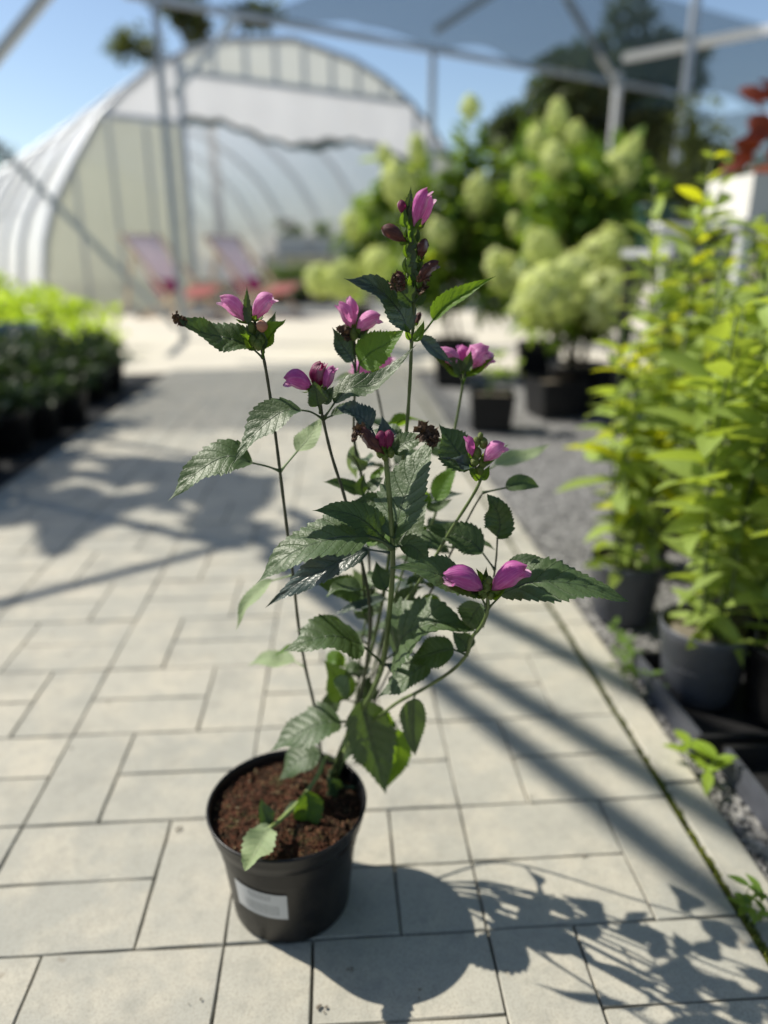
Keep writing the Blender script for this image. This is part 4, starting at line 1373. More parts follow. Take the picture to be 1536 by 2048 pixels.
stem('left', [(648, 1558, 0.735), (632, 1430, 0.742), (611, 1335, 0.735), (597, 1250, 0.728), (586, 1150, 0.722), (573, 1050, 0.717), (560, 942, 0.712), (547, 840, 0.708), (536, 765, 0.705), (527, 715, 0.702), (514, 660, 0.700), (500, 612, 0.699)], 0.0018, 0.0013, 'hero_stem_dark')
stem('second', [(662, 1558, 0.735), (712, 1430, 0.745), (735, 1310, 0.735), (738, 1200, 0.725), (715, 1090, 0.715), (688, 990, 0.708), (663, 910, 0.702), (646, 838, 0.698), (640, 800, 0.696), (637, 775, 0.695)], 0.0018, 0.0013, 'hero_stem_dark')
stem('third', [(664, 1552, 0.742), (715, 1420, 0.785), (742, 1260, 0.785), (738, 1120, 0.782), (729, 1010, 0.778), (722, 948, 0.774), (709, 885, 0.770), (708, 820, 0.765), (711, 760, 0.760), (710, 705, 0.757), (708, 668, 0.755)], 0.0016, 0.0011, 'hero_stem_dark')
stem('back', [(676, 1548, 0.745), (740, 1400, 0.82), (780, 1200, 0.845), (783, 1040, 0.855), (778, 920, 0.86), (768, 850, 0.862), (754, 780, 0.864), (745, 745, 0.865)], 0.0016, 0.0011, 'hero_stem_dark')
stem('right_far', [(672, 1555, 0.738), (735, 1400, 0.785), (790, 1260, 0.79), (840, 1120, 0.79), (885, 980, 0.788), (905, 880, 0.785), (916, 825, 0.783), (926, 765, 0.780), (928, 725, 0.779)], 0.0017, 0.0012)
stem('right_mid', [(670, 1562, 0.730), (725, 1430, 0.74), (765, 1320, 0.725), (812, 1205, 0.71), (855, 1140, 0.702), (902, 1060, 0.694), (945, 992, 0.687), (962, 955, 0.684), (962, 915, 0.682)], 0.0018, 0.0013)
stem('right_thin', [(676, 1552, 0.740), (760, 1380, 0.755), (830, 1240, 0.745), (880, 1150, 0.738), (912, 1085, 0.732), (945, 1020, 0.726), (966, 985, 0.722)], 0.0012, 0.0009, 'hero_stem_dark')
stem('low_right', [(668, 1550, 0.732), (725, 1462, 0.722), (770, 1424, 0.700), (800, 1402, 0.688), (850, 1376, 0.672), (905, 1340, 0.655), (934, 1308, 0.645), (942, 1278, 0.638), (964, 1250, 0.632), (975, 1220, 0.628), (975, 1185, 0.626)], 0.0019, 0.0017)
stem('wing', [(940, 1290, 0.660), (965, 1230, 0.672), (985, 1165, 0.682), (992, 1120, 0.686), (995, 1075, 0.688)], 0.0012, 0.0008, 'hero_stem_dark')
stem('inner', [(666, 1556, 0.738), (700, 1450, 0.765), (738, 1300, 0.762), (730, 1200, 0.760), (724, 1120, 0.758), (728, 1000, 0.756), (730, 965, 0.755)], 0.0015, 0.0010, 'hero_stem_dark')
stem('inner_b', [(670, 1550, 0.745), (712, 1400, 0.79), (722, 1290, 0.79), (745, 1190, 0.785), (762, 1135, 0.782)], 0.0016, 0.001)
stem('inner_c', [(674, 1552, 0.742), (735, 1380, 0.785), (772, 1250, 0.785), (803, 1150, 0.782), (835, 1040, 0.78), (845, 1000, 0.778)], 0.0016, 0.001)
stem('droop', [(664, 1520, 0.740), (650, 1515, 0.728), (636, 1550, 0.705), (603, 1598, 0.680), (565, 1636, 0.652), (540, 1656, 0.630)], 0.0026, 0.0024, 'hero_stem_light')

# ---- leaves
def leaf_geo(pts3, w, nrm0, nrm1, fold=0.28, wav=0.10, seed=0, teeth=16, nu=80, nvh=6, quilt=1.0, a=0.72, b_=1.05, petiole=None, prad=0.0009, curl=0.0, serr=0.17, crump=0.0):
    b_ = b_ + 0.42
    r = random.Random(seed)
    ph = r.uniform(0, 6.28)
    ph2 = r.uniform(0, 6.28)
    path = smooth_path(pts3, 14)
    # resample evenly
    acc = [0.0]
    for i in range(1, len(path)):
        acc.append(acc[-1] + (path[i] - path[i - 1]).length)
    L = acc[-1]
    def at(u):
        d = u * L
        for i in range(1, len(path)):
            if acc[i] >= d:
                k = (d - acc[i - 1]) / max(1e-9, acc[i] - acc[i - 1])
                return path[i - 1].lerp(path[i], k)
        return path[-1].copy()
    mx = (a / (a + b_)) ** a * (b_ / (a + b_)) ** b_
    mb = MB()
    nc = 2 * nvh + 1
    nlat = 8.0
    for i in range(nu + 1):
        u = i / nu
        c = at(u)
        T = (at(min(1, u + 0.02)) - at(max(0, u - 0.02))).normalized()
        N = nrm0.lerp(nrm1, u)
        S = T.cross(N).normalized()
        N = S.cross(T).normalized()
        ww = w * (max(u, 1e-4) ** a) * (max(1 - u, 0) ** b_) / mx + w * 0.012
        st = (u * teeth) % 1.0
        tj = int(u * teeth)
        ta = 0.45 + 1.1 * (0.5 + 0.5 * math.sin(tj * 2.3 + ph) * math.cos(tj * 1.1 + ph2))
        saw = ta * (st if st < 0.78 else (1 - st) / 0.22 * 0.78) * serr * (1.0 if 0.08 < u < 0.97 else 0.2)
        for j in range(nc):
            v = (j - nvh) / nvh
            av = abs(v)
            wl = ww * (1 + (saw - 0.35 * serr) * (av ** 5)) * (1 + 0.05 * math.sin(u * 9 + (ph if v > 0 else ph2)) * av)
            s_ = u * nlat - av * nlat * 0.21
            vein = abs(math.sin(s_ * math.pi))
            q = quilt * w * 0.068 * (vein ** 0.6 - 0.6) * (1 - av ** 4) * min(1, av * 4) * min(1, 6 * u) * min(1, 5 * (1 - u))
            hgt = fold * wl * (av ** 1.2) + q - curl * wl * av ** 3
            hgt += wav * w * math.sin(u * 11 + (ph if v > 0 else ph2 + 2)) * av ** 2 * min(1, 5 * (1 - u))
            p = c + S * (v * wl) + N * hgt + T * (saw * 0.25 * ww * av ** 5)
            if crump:
                kk = 2.2 / w
                p = p + Vector((noise.noise(p * kk), noise.noise(p * kk + Vector((9, 0, 0))), noise.noise(p * kk + Vector((0, 9, 0))))) * (crump * w) + N * (crump * 0.6 * w * noise.noise(p * kk * 2.7))
            mb.v.append(p)
            mb.uv.append((u, 0.5 + 0.5 * v))
    for i in range(nu):
        for j in range(nc - 1):
            x = i * nc + j
            mb.f.append((x, x + nc, x + nc + 1, x + 1))
    if petiole:
        pp_ = smooth_path(petiole + [at(0.02)], 5)
        mb.tube(pp_, [prad * (1 + 1.1 * (1 - min(1, 3.0 * q_ / len(pp_))) ** 2) for q_ in range(len(pp_))], 6)
    # raised midrib underneath
    mb.tube([at(u / 12) + (nrm0 * -0.0004) for u in range(12)], [0.0008 * (1 - u / 13) for u in range(12)], 5)
    return mb
LM = {'d': 'hero_leaf', 'b': 'hero_leaf_bright', 'p': 'hero_leaf_pale', 'u': 'hero_leaf_blue', 'w': 'hero_leaf_wither'}
LCOUNT = [0]
def leaf(st, pts, Ys, wpx, tilt=55, mat='d', node=None, tilt1=None, **kw):
    """pts: photo points base..tip, Ys: depth at base and tip, wpx: half width seen in the photo, tilt: 90 = face on to the eye"""
    LCOUNT[0] += 1
    n = len(pts)
    seg = [0.0]
    for i in range(1, n):
        seg.append(seg[-1] + math.hypot(pts[i][0] - pts[i - 1][0], pts[i][1] - pts[i - 1][1]))
    bow = kw.pop('bow', 0.0)
    p3 = []
    for i, (x, y) in enumerate(pts):
        u = seg[i] / seg[-1]
        p3.append(P(x, y, Ys[0] + (Ys[1] - Ys[0]) * u + bow * 4 * u * (1 - u)))
    mid = p3[0].lerp(p3[-1], 0.5)
    k = depth(mid) / FPX
    def nrm(a, b_, tl):
        T = (b_ - a).normalized()
        V = (EYE - mid).normalized()
        V = (V - T * V.dot(T)).normalized()
        U = V.cross(T).normalized()
        if U.z < 0:
            U = -U
        return (U * math.cos(R(tl)) + V * math.sin(R(tl))).normalized()
    t1 = tilt if tilt1 is None else tilt1
    n0, n1 = nrm(p3[0], p3[min(1, n - 1)], tilt), nrm(p3[-2], p3[-1], t1)
    w = 1.04 * wpx * k / max(0.34, abs(math.sin(R((tilt + t1) / 2))))
    pet = None
    if node:
        pet = [P(*node) if len(node) == 3 else P(node[0], node[1], Ys[0])]
        if kw.get('via'):
            pet.append(P(*kw['via'], Ys[0]))
    kw.pop('via', None)
    if mat == 'w':
        kw['crump'] = 0.6
        kw['serr'] = 0.1
    mb = leaf_geo(p3, w, n0, n1, seed=LCOUNT[0] * 7 + 1, petiole=pet, **kw)
    for q in mb.v:
        q -= ORG
    return mb.build('leaf', M[LM[mat]], STEMS[st], True)

# main stem
leaf('main', [(789, 1078), (800, 1020), (828, 945), (868, 868)], (0.652, 0.690), 46, 50, 'd', (785, 1090, 0.657), fold=0.16, wav=0.06, quilt=1.3)
leaf('main', [(768, 1076), (722, 1038), (672, 1022), (625, 1021)], (0.662, 0.655), 30, 70, 'd', (783, 1092, 0.659), tilt1=60, fold=0.2)
leaf('main', [(738, 1072), (660, 1078), (580, 1108), (512, 1168)], (0.648, 0.630), 38, 37, 'd', (785, 1096, 0.657), via=(760, 1080), fold=0.12, wav=0.08, quilt=1.2, prad=0.0016)
leaf('main', [(738, 1096), (670, 1128), (600, 1165), (530, 1216)], (0.675, 0.665), 26, 70, 'u', (782, 1106, 0.662), fold=0.35, wav=0.2, quilt=1.6)
leaf('main', [(722, 1288), (672, 1272), (620, 1280), (567, 1303)], (0.683, 0.650), 35, 38, 'd', (766, 1328, 0.69), via=(740, 1304), fold=0.10, quilt=1.2, a=0.6, b_=0.8, prad=0.0013)
leaf('main', [(788, 1308), (810, 1270), (868, 1245), (952, 1262)], (0.678, 0.640), 44, 38, 'd', (767, 1322, 0.69), fold=0.22, wav=0.12, quilt=1.3, a=0.62, b_=0.95, teeth=18)
leaf('main', [(862, 1318), (830, 1342), (795, 1366), (755, 1396)], (0.668, 0.650), 27, 42, 'd', (768, 1330, 0.69), fold=0.12, quilt=1.3)
leaf('main', [(682, 1443), (640, 1447), (590, 1470), (540, 1502)], (0.715, 0.690), 34, 42, 'd', (712, 1442, 0.722), fold=0.12, a=0.62, b_=0.9, prad=0.0014)
leaf('main', [(722, 1402), (738, 1455), (755, 1520), (772, 1588)], (0.715, 0.700), 47, 84, 'd', (714, 1440, 0.722), fold=0.16, wav=0.14, a=0.6, b_=0.85)
leaf('main', [(790, 1458), (795, 1500), (788, 1545), (770, 1580)], (0.735, 0.735), 22, 60, 'b', (760, 1420, 0.722), fold=0.3)
leaf('main', [(795, 1092), (815, 1060), (835, 1030), (856, 1002)], (0.685, 0.715), 28, 78, 'd', (785, 1096, 0.66), fold=0.3)
leaf('main', [(800, 1092), (822, 1092), (842, 1108), (856, 1136)], (0.665, 0.655), 22, 80, 'd', (786, 1094, 0.659), fold=0.2)
leaf('main', [(772, 1180), (762, 1160), (756, 1140), (752, 1122)], (0.700, 0.72), 18, 75, 'd', (782, 1185, 0.672))
leaf('main', [(772, 1330), (790, 1345), (786, 1362), (782, 1386)], (0.686, 0.680), 8, 50, 'u', (768, 1328, 0.69), fold=0.6)
# top of the main stem: small leaves round the buds
leaf('main', [(770, 905), (772, 880), (768, 852), (764, 832)], (0.652, 0.66), 21, 80, 'u', None, fold=0.35, curl=0.2)
leaf('main', [(742, 856), (722, 836), (698, 822), (672, 814)], (0.66, 0.65), 22, 45, 'u', (768, 905, 0.645), fold=0.3, wav=0.2, quilt=1.6)
leaf('main', [(786, 906), (808, 888), (832, 878), (856, 866)], (0.645, 0.640), 19, 55, 'd', (772, 912, 0.645), fold=0.15)
leaf('main', [(834, 872), (846, 866), (862, 868), (880, 884)], (0.638, 0.634), 17, 70, 'w', None, fold=0.5, wav=0.6, quilt=3.0, serr=0.2)
leaf('main', [(852, 876), (862, 884), (868, 890), (866, 898)], (0.634, 0.630), 9, 60, 'w', None, fold=0.6, wav=0.8, quilt=3.0, serr=0.2)
leaf('main', [(735, 868), (722, 862), (712, 868), (706, 884)], (0.64, 0.636), 11, 60, 'w', (765, 905, 0.645), fold=0.5, wav=0.6, quilt=3.0, serr=0.2)
leaf('main', [(760, 900), (752, 892), (748, 880), (744, 866)], (0.64, 0.64), 7, 60, 'b', None, fold=0.3)
leaf('main', [(782, 902), (792, 894), (796, 884), (797, 872)], (0.642, 0.64), 7, 60, 'd', None, fold=0.3)
# left stem
leaf('left', [(505, 926), (455, 912), (400, 940), (337, 1001)], (0.705, 0.680), 28, 40, 'd', (560, 942, 0.712), via=(532, 932), fold=0.12, quilt=1.2)
leaf('left', [(594, 903), (612, 882), (630, 858), (644, 832)], (0.735, 0.765), 20, 60, 'p', (561, 942, 0.712), fold=0.15)
leaf('left', [(504, 694), (455, 676), (400, 664), (352, 628)], (0.698, 0.680), 23, 42, 'd', (526, 716, 0.702), fold=0.2, wav=0.22, quilt=2.0, a=0.5, b_=0.55, tilt1=35)
leaf('left', [(372, 648), (360, 640), (353, 632), (356, 622)], (0.683, 0.675), 8, 60, 'w', None, fold=0.4, wav=0.3, a=0.5, b_=0.5)
leaf('left', [(527, 700), (535, 680), (552, 658), (572, 638)], (0.698, 0.690), 15, 48, 'b', (526, 714, 0.702), fold=0.5, wav=0.3, quilt=2)
leaf('left', [(530, 672), (538, 655), (545, 642), (552, 622)], (0.712, 0.715), 9, 70, 'd', (526, 705, 0.702), fold=0.3)
leaf('left', [(505, 690), (498, 684), (490, 674), (480, 668)], (0.690, 0.682), 9, 45, 'b', None, fold=0.4)
# second stem
leaf('second', [(604, 820), (566, 822), (515, 862), (467, 927)], (0.695, 0.672), 25, 40, 'd', (646, 838, 0.698), via=(622, 824), fold=0.22, quilt=1.3)
leaf('second', [(668, 806), (700, 776), (755, 764), (832, 690)], (0.692, 0.688), 19, 42, 'd', (648, 836, 0.698), fold=0.25, wav=0.10, a=0.55, b_=1.1)
leaf('second', [(637, 812), (634, 800), (632, 785), (628, 762)], (0.686, 0.682), 20, 78, 'd', (641, 825, 0.697), fold=0.35, a=0.5, b_=0.7)
leaf('second', [(645, 806), (655, 795), (660, 785), (668, 772)], (0.688, 0.686), 12, 70, 'd', None, fold=0.35)
leaf('second', [(662, 832), (690, 818), (712, 816), (748, 822)], (0.72, 0.735), 9, 45, 'd', (648, 838, 0.698))
# third stem
leaf('third', [(718, 728), (740, 706), (772, 688), (808, 660)], (0.745, 0.722), 32, 62, 'b', (711, 770, 0.760), fold=0.12, a=0.55, b_=0.8)
leaf('third', [(706, 722), (694, 705), (680, 685), (664, 655)], (0.755, 0.75), 20, 55, 'u', (711, 745, 0.759), fold=0.25)
leaf('third', [(705, 676), (692, 668), (680, 660), (670, 652)], (0.748, 0.742), 13, 70, 'w', None, fold=0.4)
leaf('third', [(714, 676), (722, 668), (734, 658), (742, 646)], (0.748, 0.745), 9, 60, 'd', None, fold=0.3)
# back stem
leaf('back', [(745, 752), (750, 742), (752, 732), (755, 720)], (0.862, 0.86), 12, 70, 'b', None, fold=0.4)
leaf('back', [(740, 758), (715, 752), (690, 752), (662, 766)], (0.865, 0.875), 7, 50, 'p', None)
# far right stem
leaf('right_far', [(920, 752), (895, 728), (868, 700), (842, 676)], (0.775, 0.768), 15, 55, 'd', (926, 766, 0.780), fold=0.35)
leaf('right_far', [(932, 752), (950, 742), (968, 730), (988, 716)], (0.772, 0.765), 11, 48, 'b', (926, 766, 0.780), fold=0.4)
leaf('right_far', [(928, 742), (936, 728), (940, 714), (942, 700)], (0.765, 0.76), 11, 75, 'd', None, fold=0.4)
leaf('right_far', [(922, 745), (912, 730), (902, 722), (890, 716)], (0.768, 0.762), 13, 70, 'd', None, fold=0.4)
# spike stem
leaf('spike', [(818, 664), (798, 622), (752, 576), (688, 557)], (0.710, 0.690), 26, 48, 'u', (823, 684, 0.716), fold=0.18, wav=0.16, quilt=1.8, tilt1=50)
leaf('spike', [(866, 640), (892, 612), (936, 584), (992, 552)], (0.735, 0.730), 16, 60, 'b', (832, 676, 0.718), via=(848, 664), fold=0.75, quilt=1.5, a=0.5, b_=0.9)
leaf('spike', [(838, 674), (856, 690), (880, 710), (906, 728)], (0.722, 0.735), 13, 50, 'u', (824, 682, 0.716), fold=0.3)
leaf('spike', [(826, 682), (838, 672), (844, 660), (848, 640)], (0.71, 0.705), 9, 60, 'b', None, fold=0.4)
leaf('spike', [(820, 680), (814, 668), (812, 656), (808, 645)], (0.708, 0.704), 6, 60, 'b', None, fold=0.4)
leaf('spike', [(826, 606), (814, 596), (800, 580), (786, 566)], (0.702, 0.692), 20, 68, 'd', None, fold=0.35, a=0.5, b_=0.7)
leaf('spike', [(829, 606), (838, 594), (846, 580), (852, 566)], (0.704, 0.698), 15, 68, 'd', None, fold=0.35, a=0.5, b_=0.7)
leaf('spike', [(803, 578), (795, 570), (790, 556), (796, 540)], (0.694, 0.69), 12, 60, 'w', None, fold=0.5, wav=0.5, quilt=3)
leaf('spike', [(842, 585), (846, 570), (852, 558), (866, 550)], (0.70, 0.694), 12, 60, 'w', None, fold=0.5, wav=0.5, quilt=3)
# right middle stem
leaf('right_mid', [(950, 930), (925, 915), (902, 885), (878, 848)], (0.690, 0.705), 38, 48, 'd', (961, 958, 0.684), fold=0.14, quilt=1.3)
leaf('right_mid', [(955, 935), (930, 930), (908, 922), (880, 914)], (0.682, 0.675), 10, 45, 'u', (961, 958, 0.684), fold=0.5, wav=0.5, quilt=2)
leaf('right_mid', [(965, 935), (980, 920), (998, 905), (1018, 888)], (0.69, 0.70), 9, 50, 'd', (962, 955, 0.684), fold=0.4)
leaf('right_mid', [(958, 960), (950, 950), (944, 942), (938, 928)], (0.68, 0.676), 9, 65, 'b', None, fold=0.4)
leaf('right_mid', [(964, 960), (972, 950), (976, 940), (980, 930)], (0.68, 0.676), 8, 65, 'b', None, fold=0.4)
leaf('right_mid', [(990, 930), (1025, 918), (1060, 908), (1102, 888)], (0.86, 0.92), 15, 50, 'p', (968, 945, 0.70), fold=0.2)
leaf('right_mid', [(1012, 976), (1032, 968), (1052, 966), (1078, 974)], (0.735, 0.742), 15, 70, 'd', (966, 985, 0.722), fold=0.3, a=0.5, b_=0.5)
leaf('inner_c', [(872, 1000), (885, 975), (900, 950), (914, 924)], (0.765, 0.765), 20, 60, 'b', (846, 1005, 0.778), fold=0.3)
leaf('inner_c', [(845, 1008), (868, 998), (895, 992), (928, 986)], (0.772, 0.765), 11, 50, 'u', None, fold=0.4)
leaf('inner_c', [(842, 1012), (848, 1002), (852, 992), (852, 980)], (0.77, 0.765), 14, 70, 'b', None, fold=0.3)
leaf('inner_c', [(846, 1010), (860, 1012), (880, 1010), (905, 998)], (0.775, 0.78), 13, 60, 'd', None, fold=0.3)
# right low stem
leaf('wing', [(966, 1106), (940, 1082), (900, 1065), (845, 1052)], (0.690, 0.705), 27, 68, 'd', (990, 1140, 0.684), fold=0.16)
leaf('wing', [(994, 1074), (1000, 1050), (992, 1018), (974, 988)], (0.688, 0.690), 27, 75, 'd', None, fold=0.4, wav=0.4, quilt=2, a=0.5, b_=0.6)
leaf('low_right', [(1002, 1188), (1060, 1166), (1150, 1168), (1258, 1203)], (0.622, 0.600), 37, 36, 'd', (975, 1218, 0.628), fold=0.10, quilt=1.5, teeth=20, a=0.68, b_=0.9)
leaf('low_right', [(1012, 1132), (1048, 1122), (1085, 1128), (1128, 1144)], (0.665, 0.65), 13, 68, 'd', (985, 1160, 0.65), fold=0.2)
leaf('low_right', [(958, 1180), (905, 1160), (850, 1140), (778, 1136)], (0.618, 0.605), 31, 38, 'd', (973, 1215, 0.628), fold=0.12, quilt=1.3, teeth=18)
leaf('low_right', [(962, 1208), (950, 1225), (940, 1242), (928, 1264)], (0.650, 0.655), 30, 82, 'd', (972, 1222, 0.628), fold=0.2)
leaf('low_right', [(908, 1298), (888, 1300), (860, 1308), (820, 1322)], (0.650, 0.655), 29, 78, 'd', (934, 1310, 0.645), fold=0.15, a=0.55, b_=0.7)
leaf('low_right', [(936, 1300), (928, 1285), (915, 1275), (905, 1262)], (0.66, 0.67), 20, 75, 'd', (934, 1310, 0.645), fold=0.3)
leaf('low_right', [(826, 1398), (826, 1430), (827, 1470), (830, 1512)], (0.682, 0.672), 25, 84, 'd', (832, 1386, 0.678), fold=0.12, a=0.45, b_=0.75, quilt=0.8)
leaf('low_right', [(772, 1425), (780, 1442), (790, 1452), (800, 1460)], (0.70, 0.70), 5, 60, 'b', None, fold=0.4)
# inner leaves
leaf('inner', [(722, 984), (700, 975), (676, 966), (645, 964)], (0.750, 0.745), 13, 60, 'd', (728, 995, 0.756), fold=0.25)
leaf('inner', [(736, 982), (746, 972), (756, 962), (768, 954)], (0.752, 0.76), 11, 55, 'd', (729, 995, 0.756), fold=0.25)
leaf('inner', [(727, 990), (722, 976), (724, 962), (730, 946)], (0.748, 0.745), 12, 72, 'd', None, fold=0.3)
leaf('inner', [(745, 968), (752, 952), (764, 940), (778, 932)], (0.77, 0.78), 8, 55, 'b', None, fold=0.25)
leaf('inner', [(768, 1012), (750, 1002), (725, 1004), (696, 1006)], (0.72, 0.72), 15, 68, 'd', (776, 1016, 0.72), fold=0.2)
leaf('inner', [(722, 1192), (700, 1180), (668, 1172), (628, 1166)], (0.745, 0.735), 24, 72, 'd', (735, 1190, 0.760), fold=0.2)
leaf('inner', [(770, 1196), (740, 1205), (705, 1214), (662, 1232)], (0.735, 0.725), 9, 55, 'u', (762, 1190, 0.752), fold=0.3)
leaf('inner', [(712, 890), (708, 910), (706, 930), (714, 960)], (0.80, 0.81), 11, 60, 'p', (709, 885, 0.770))
leaf('left', [(545, 1160), (520, 1180), (490, 1212), (472, 1262)], (0.760, 0.745), 12, 45, 'p', (586, 1150, 0.722), fold=0.25)
leaf('left', [(590, 1322), (565, 1322), (535, 1318), (495, 1330)], (0.80, 0.82), 15, 48, 'p', (611, 1335, 0.735))
leaf('inner', [(692, 1262), (665, 1246), (630, 1248), (590, 1264)], (0.73, 0.715), 13, 60, 'd', (738, 1290, 0.762), fold=0.2)
leaf('inner_b', [(690, 1400), (680, 1370), (665, 1345), (648, 1320)], (0.765, 0.755), 30, 76, 'd', (712, 1405, 0.79), fold=0.2)
leaf('inner_b', [(672, 1385), (664, 1405), (656, 1425), (650, 1442)], (0.765, 0.76), 18, 76, 'd', (690, 1390, 0.78), fold=0.2)
leaf('inner_b', [(668, 1360), (680, 1368), (690, 1382), (692, 1400)], (0.75, 0.748), 15, 48, 'p', None, fold=0.2)
leaf('inner_b', [(745, 1400), (738, 1385), (735, 1370), (738, 1350)], (0.78, 0.775), 18, 78, 'd', None, fold=0.25)
leaf('inner_b', [(735, 1205), (725, 1180), (715, 1160), (705, 1135)], (0.83, 0.85), 22, 60, 'p', (745, 1200, 0.785))
leaf('inner_c', [(790, 1215), (806, 1200), (830, 1180), (850, 1172)], (0.75, 0.74), 17, 70, 'd', (780, 1225, 0.785), fold=0.25)
leaf('inner_c', [(840, 1200), (862, 1205), (880, 1215), (900, 1222)], (0.73, 0.72), 14, 55, 'b', (812, 1205, 0.71), fold=0.25)
leaf('inner_c', [(800, 1265), (818, 1262), (845, 1250), (870, 1240)], (0.745, 0.735), 16, 75, 'd', (770, 1258, 0.785), fold=0.25)
leaf('inner_b', [(655, 1330), (668, 1320), (680, 1322), (692, 1336)], (0.80, 0.80), 14, 50, 'b', (705, 1350, 0.79), fold=0.2)
leaf('inner_b', [(690, 1345), (705, 1338), (722, 1342), (742, 1350)], (0.80, 0.80), 13, 60, 'd', (715, 1370, 0.79), fold=0.2)
leaf('inner_c', [(735, 1218), (745, 1208), (752, 1205), (760, 1210)], (0.80, 0.80), 10, 50, 'b', None)
leaf('left', [(600, 1300), (585, 1296), (570, 1300), (548, 1312)], (0.76, 0.77), 6, 50, 'b', None)
# drooping shoot
leaf('droop', [(640, 1505), (612, 1512), (585, 1530), (558, 1562)], (0.722, 0.705), 27, 48, 'd', (648, 1512, 0.727), fold=0.12)
leaf('droop', [(613, 1582), (616, 1612), (616, 1645), (610, 1688)], (0.675, 0.655), 26, 70, 'b', (606, 1594, 0.682), fold=0.22)
leaf('droop', [(540, 1655), (526, 1678), (510, 1706), (490, 1742)], (0.630, 0.560), 27, 66, 'p', None, fold=0.3, teeth=11, serr=0.2, a=0.6, b_=0.45, wav=0.2)
leaf('droop', [(540, 1652), (526, 1656), (510, 1664), (490, 1674)], (0.634, 0.615), 7, 45, 'p', None, fold=0.3)
leaf('droop', [(543, 1652), (532, 1636), (526, 1618), (522, 1596)], (0.640, 0.650), 16, 70, 'd', None, fold=0.4)
leaf('droop', [(604, 1600), (590, 1612), (575, 1626), (556, 1640)], (0.676, 0.655), 7, 45, 'd', None, fold=0.3)
leaf('droop', [(655, 1560), (668, 1575), (690, 1582), (720, 1568)], (0.71, 0.72), 14, 60, 'd', (660, 1540, 0.735), fold=0.3)
leaf('droop', [(668, 1570), (664, 1590), (668, 1610), (675, 1628)], (0.71, 0.70), 10, 60, 'd', (665, 1545, 0.735), fold=0.3)
leaf('droop', [(690, 1475), (694, 1490), (694, 1508), (688, 1525)], (0.715, 0.71), 9, 55, 'p', None, fold=0.3)

# paired leaves on the inner stems that fill the middle of the plant
frg = random.Random(31)
def node_leaf(st, p, d, L, w, mat, **kw):
    LCOUNT[0] += 1
    d = d.normalized()
    tip = p + d * L - Vector((0, 0, L * 0.25))
    base = p + d * L * 0.14
    m1, m2 = p + d * L * 0.4 + Vector((0, 0, L * 0.04)), p + d * L * 0.72 - Vector((0, 0, L * 0.06))
    n_ = Vector((frg.gauss(0, .25), frg.gauss(0, .25), 1)).normalized()
    mb = leaf_geo([base, m1, m2, tip], w, n_, n_, seed=LCOUNT[0] * 7 + 1, petiole=[p], nu=48, teeth=11, **kw)
    for q in mb.v:
        q -= ORG
    return mb.build('leaf', M[LM[mat]], STEMS[st], True)
for st, ts in (('inner', (.42, .58, .74)), ('inner_b', (.36, .55, .75)), ('inner_c', (.35, .52, .70)), ('third', (.34, .50)), ('back', (.38, .55, .7)), ('right_far', (.42, .58)), ('right_thin', (.45, .65)), ('spike', (.30, .42)), ('second', (.36, .48))):
    an = frg.uniform(0, 6.28)
    for t_ in ts:
        pth = STPATH[st]
        p = pth[int(t_ * (len(pth) - 1))]
        an += math.pi / 2 + frg.uniform(-.4, .4)
        for sg in (0, math.pi):
            d = Vector((math.cos(an + sg), math.sin(an + sg), frg.uniform(.0, .5)))
            if d.y < -0.35:
                d.y *= 0.3
            node_leaf(st, p, d, frg.uniform(.040, .066), frg.uniform(.011, .016), frg.choice('dddbu'), fold=frg.uniform(.1, .35), wav=.12)

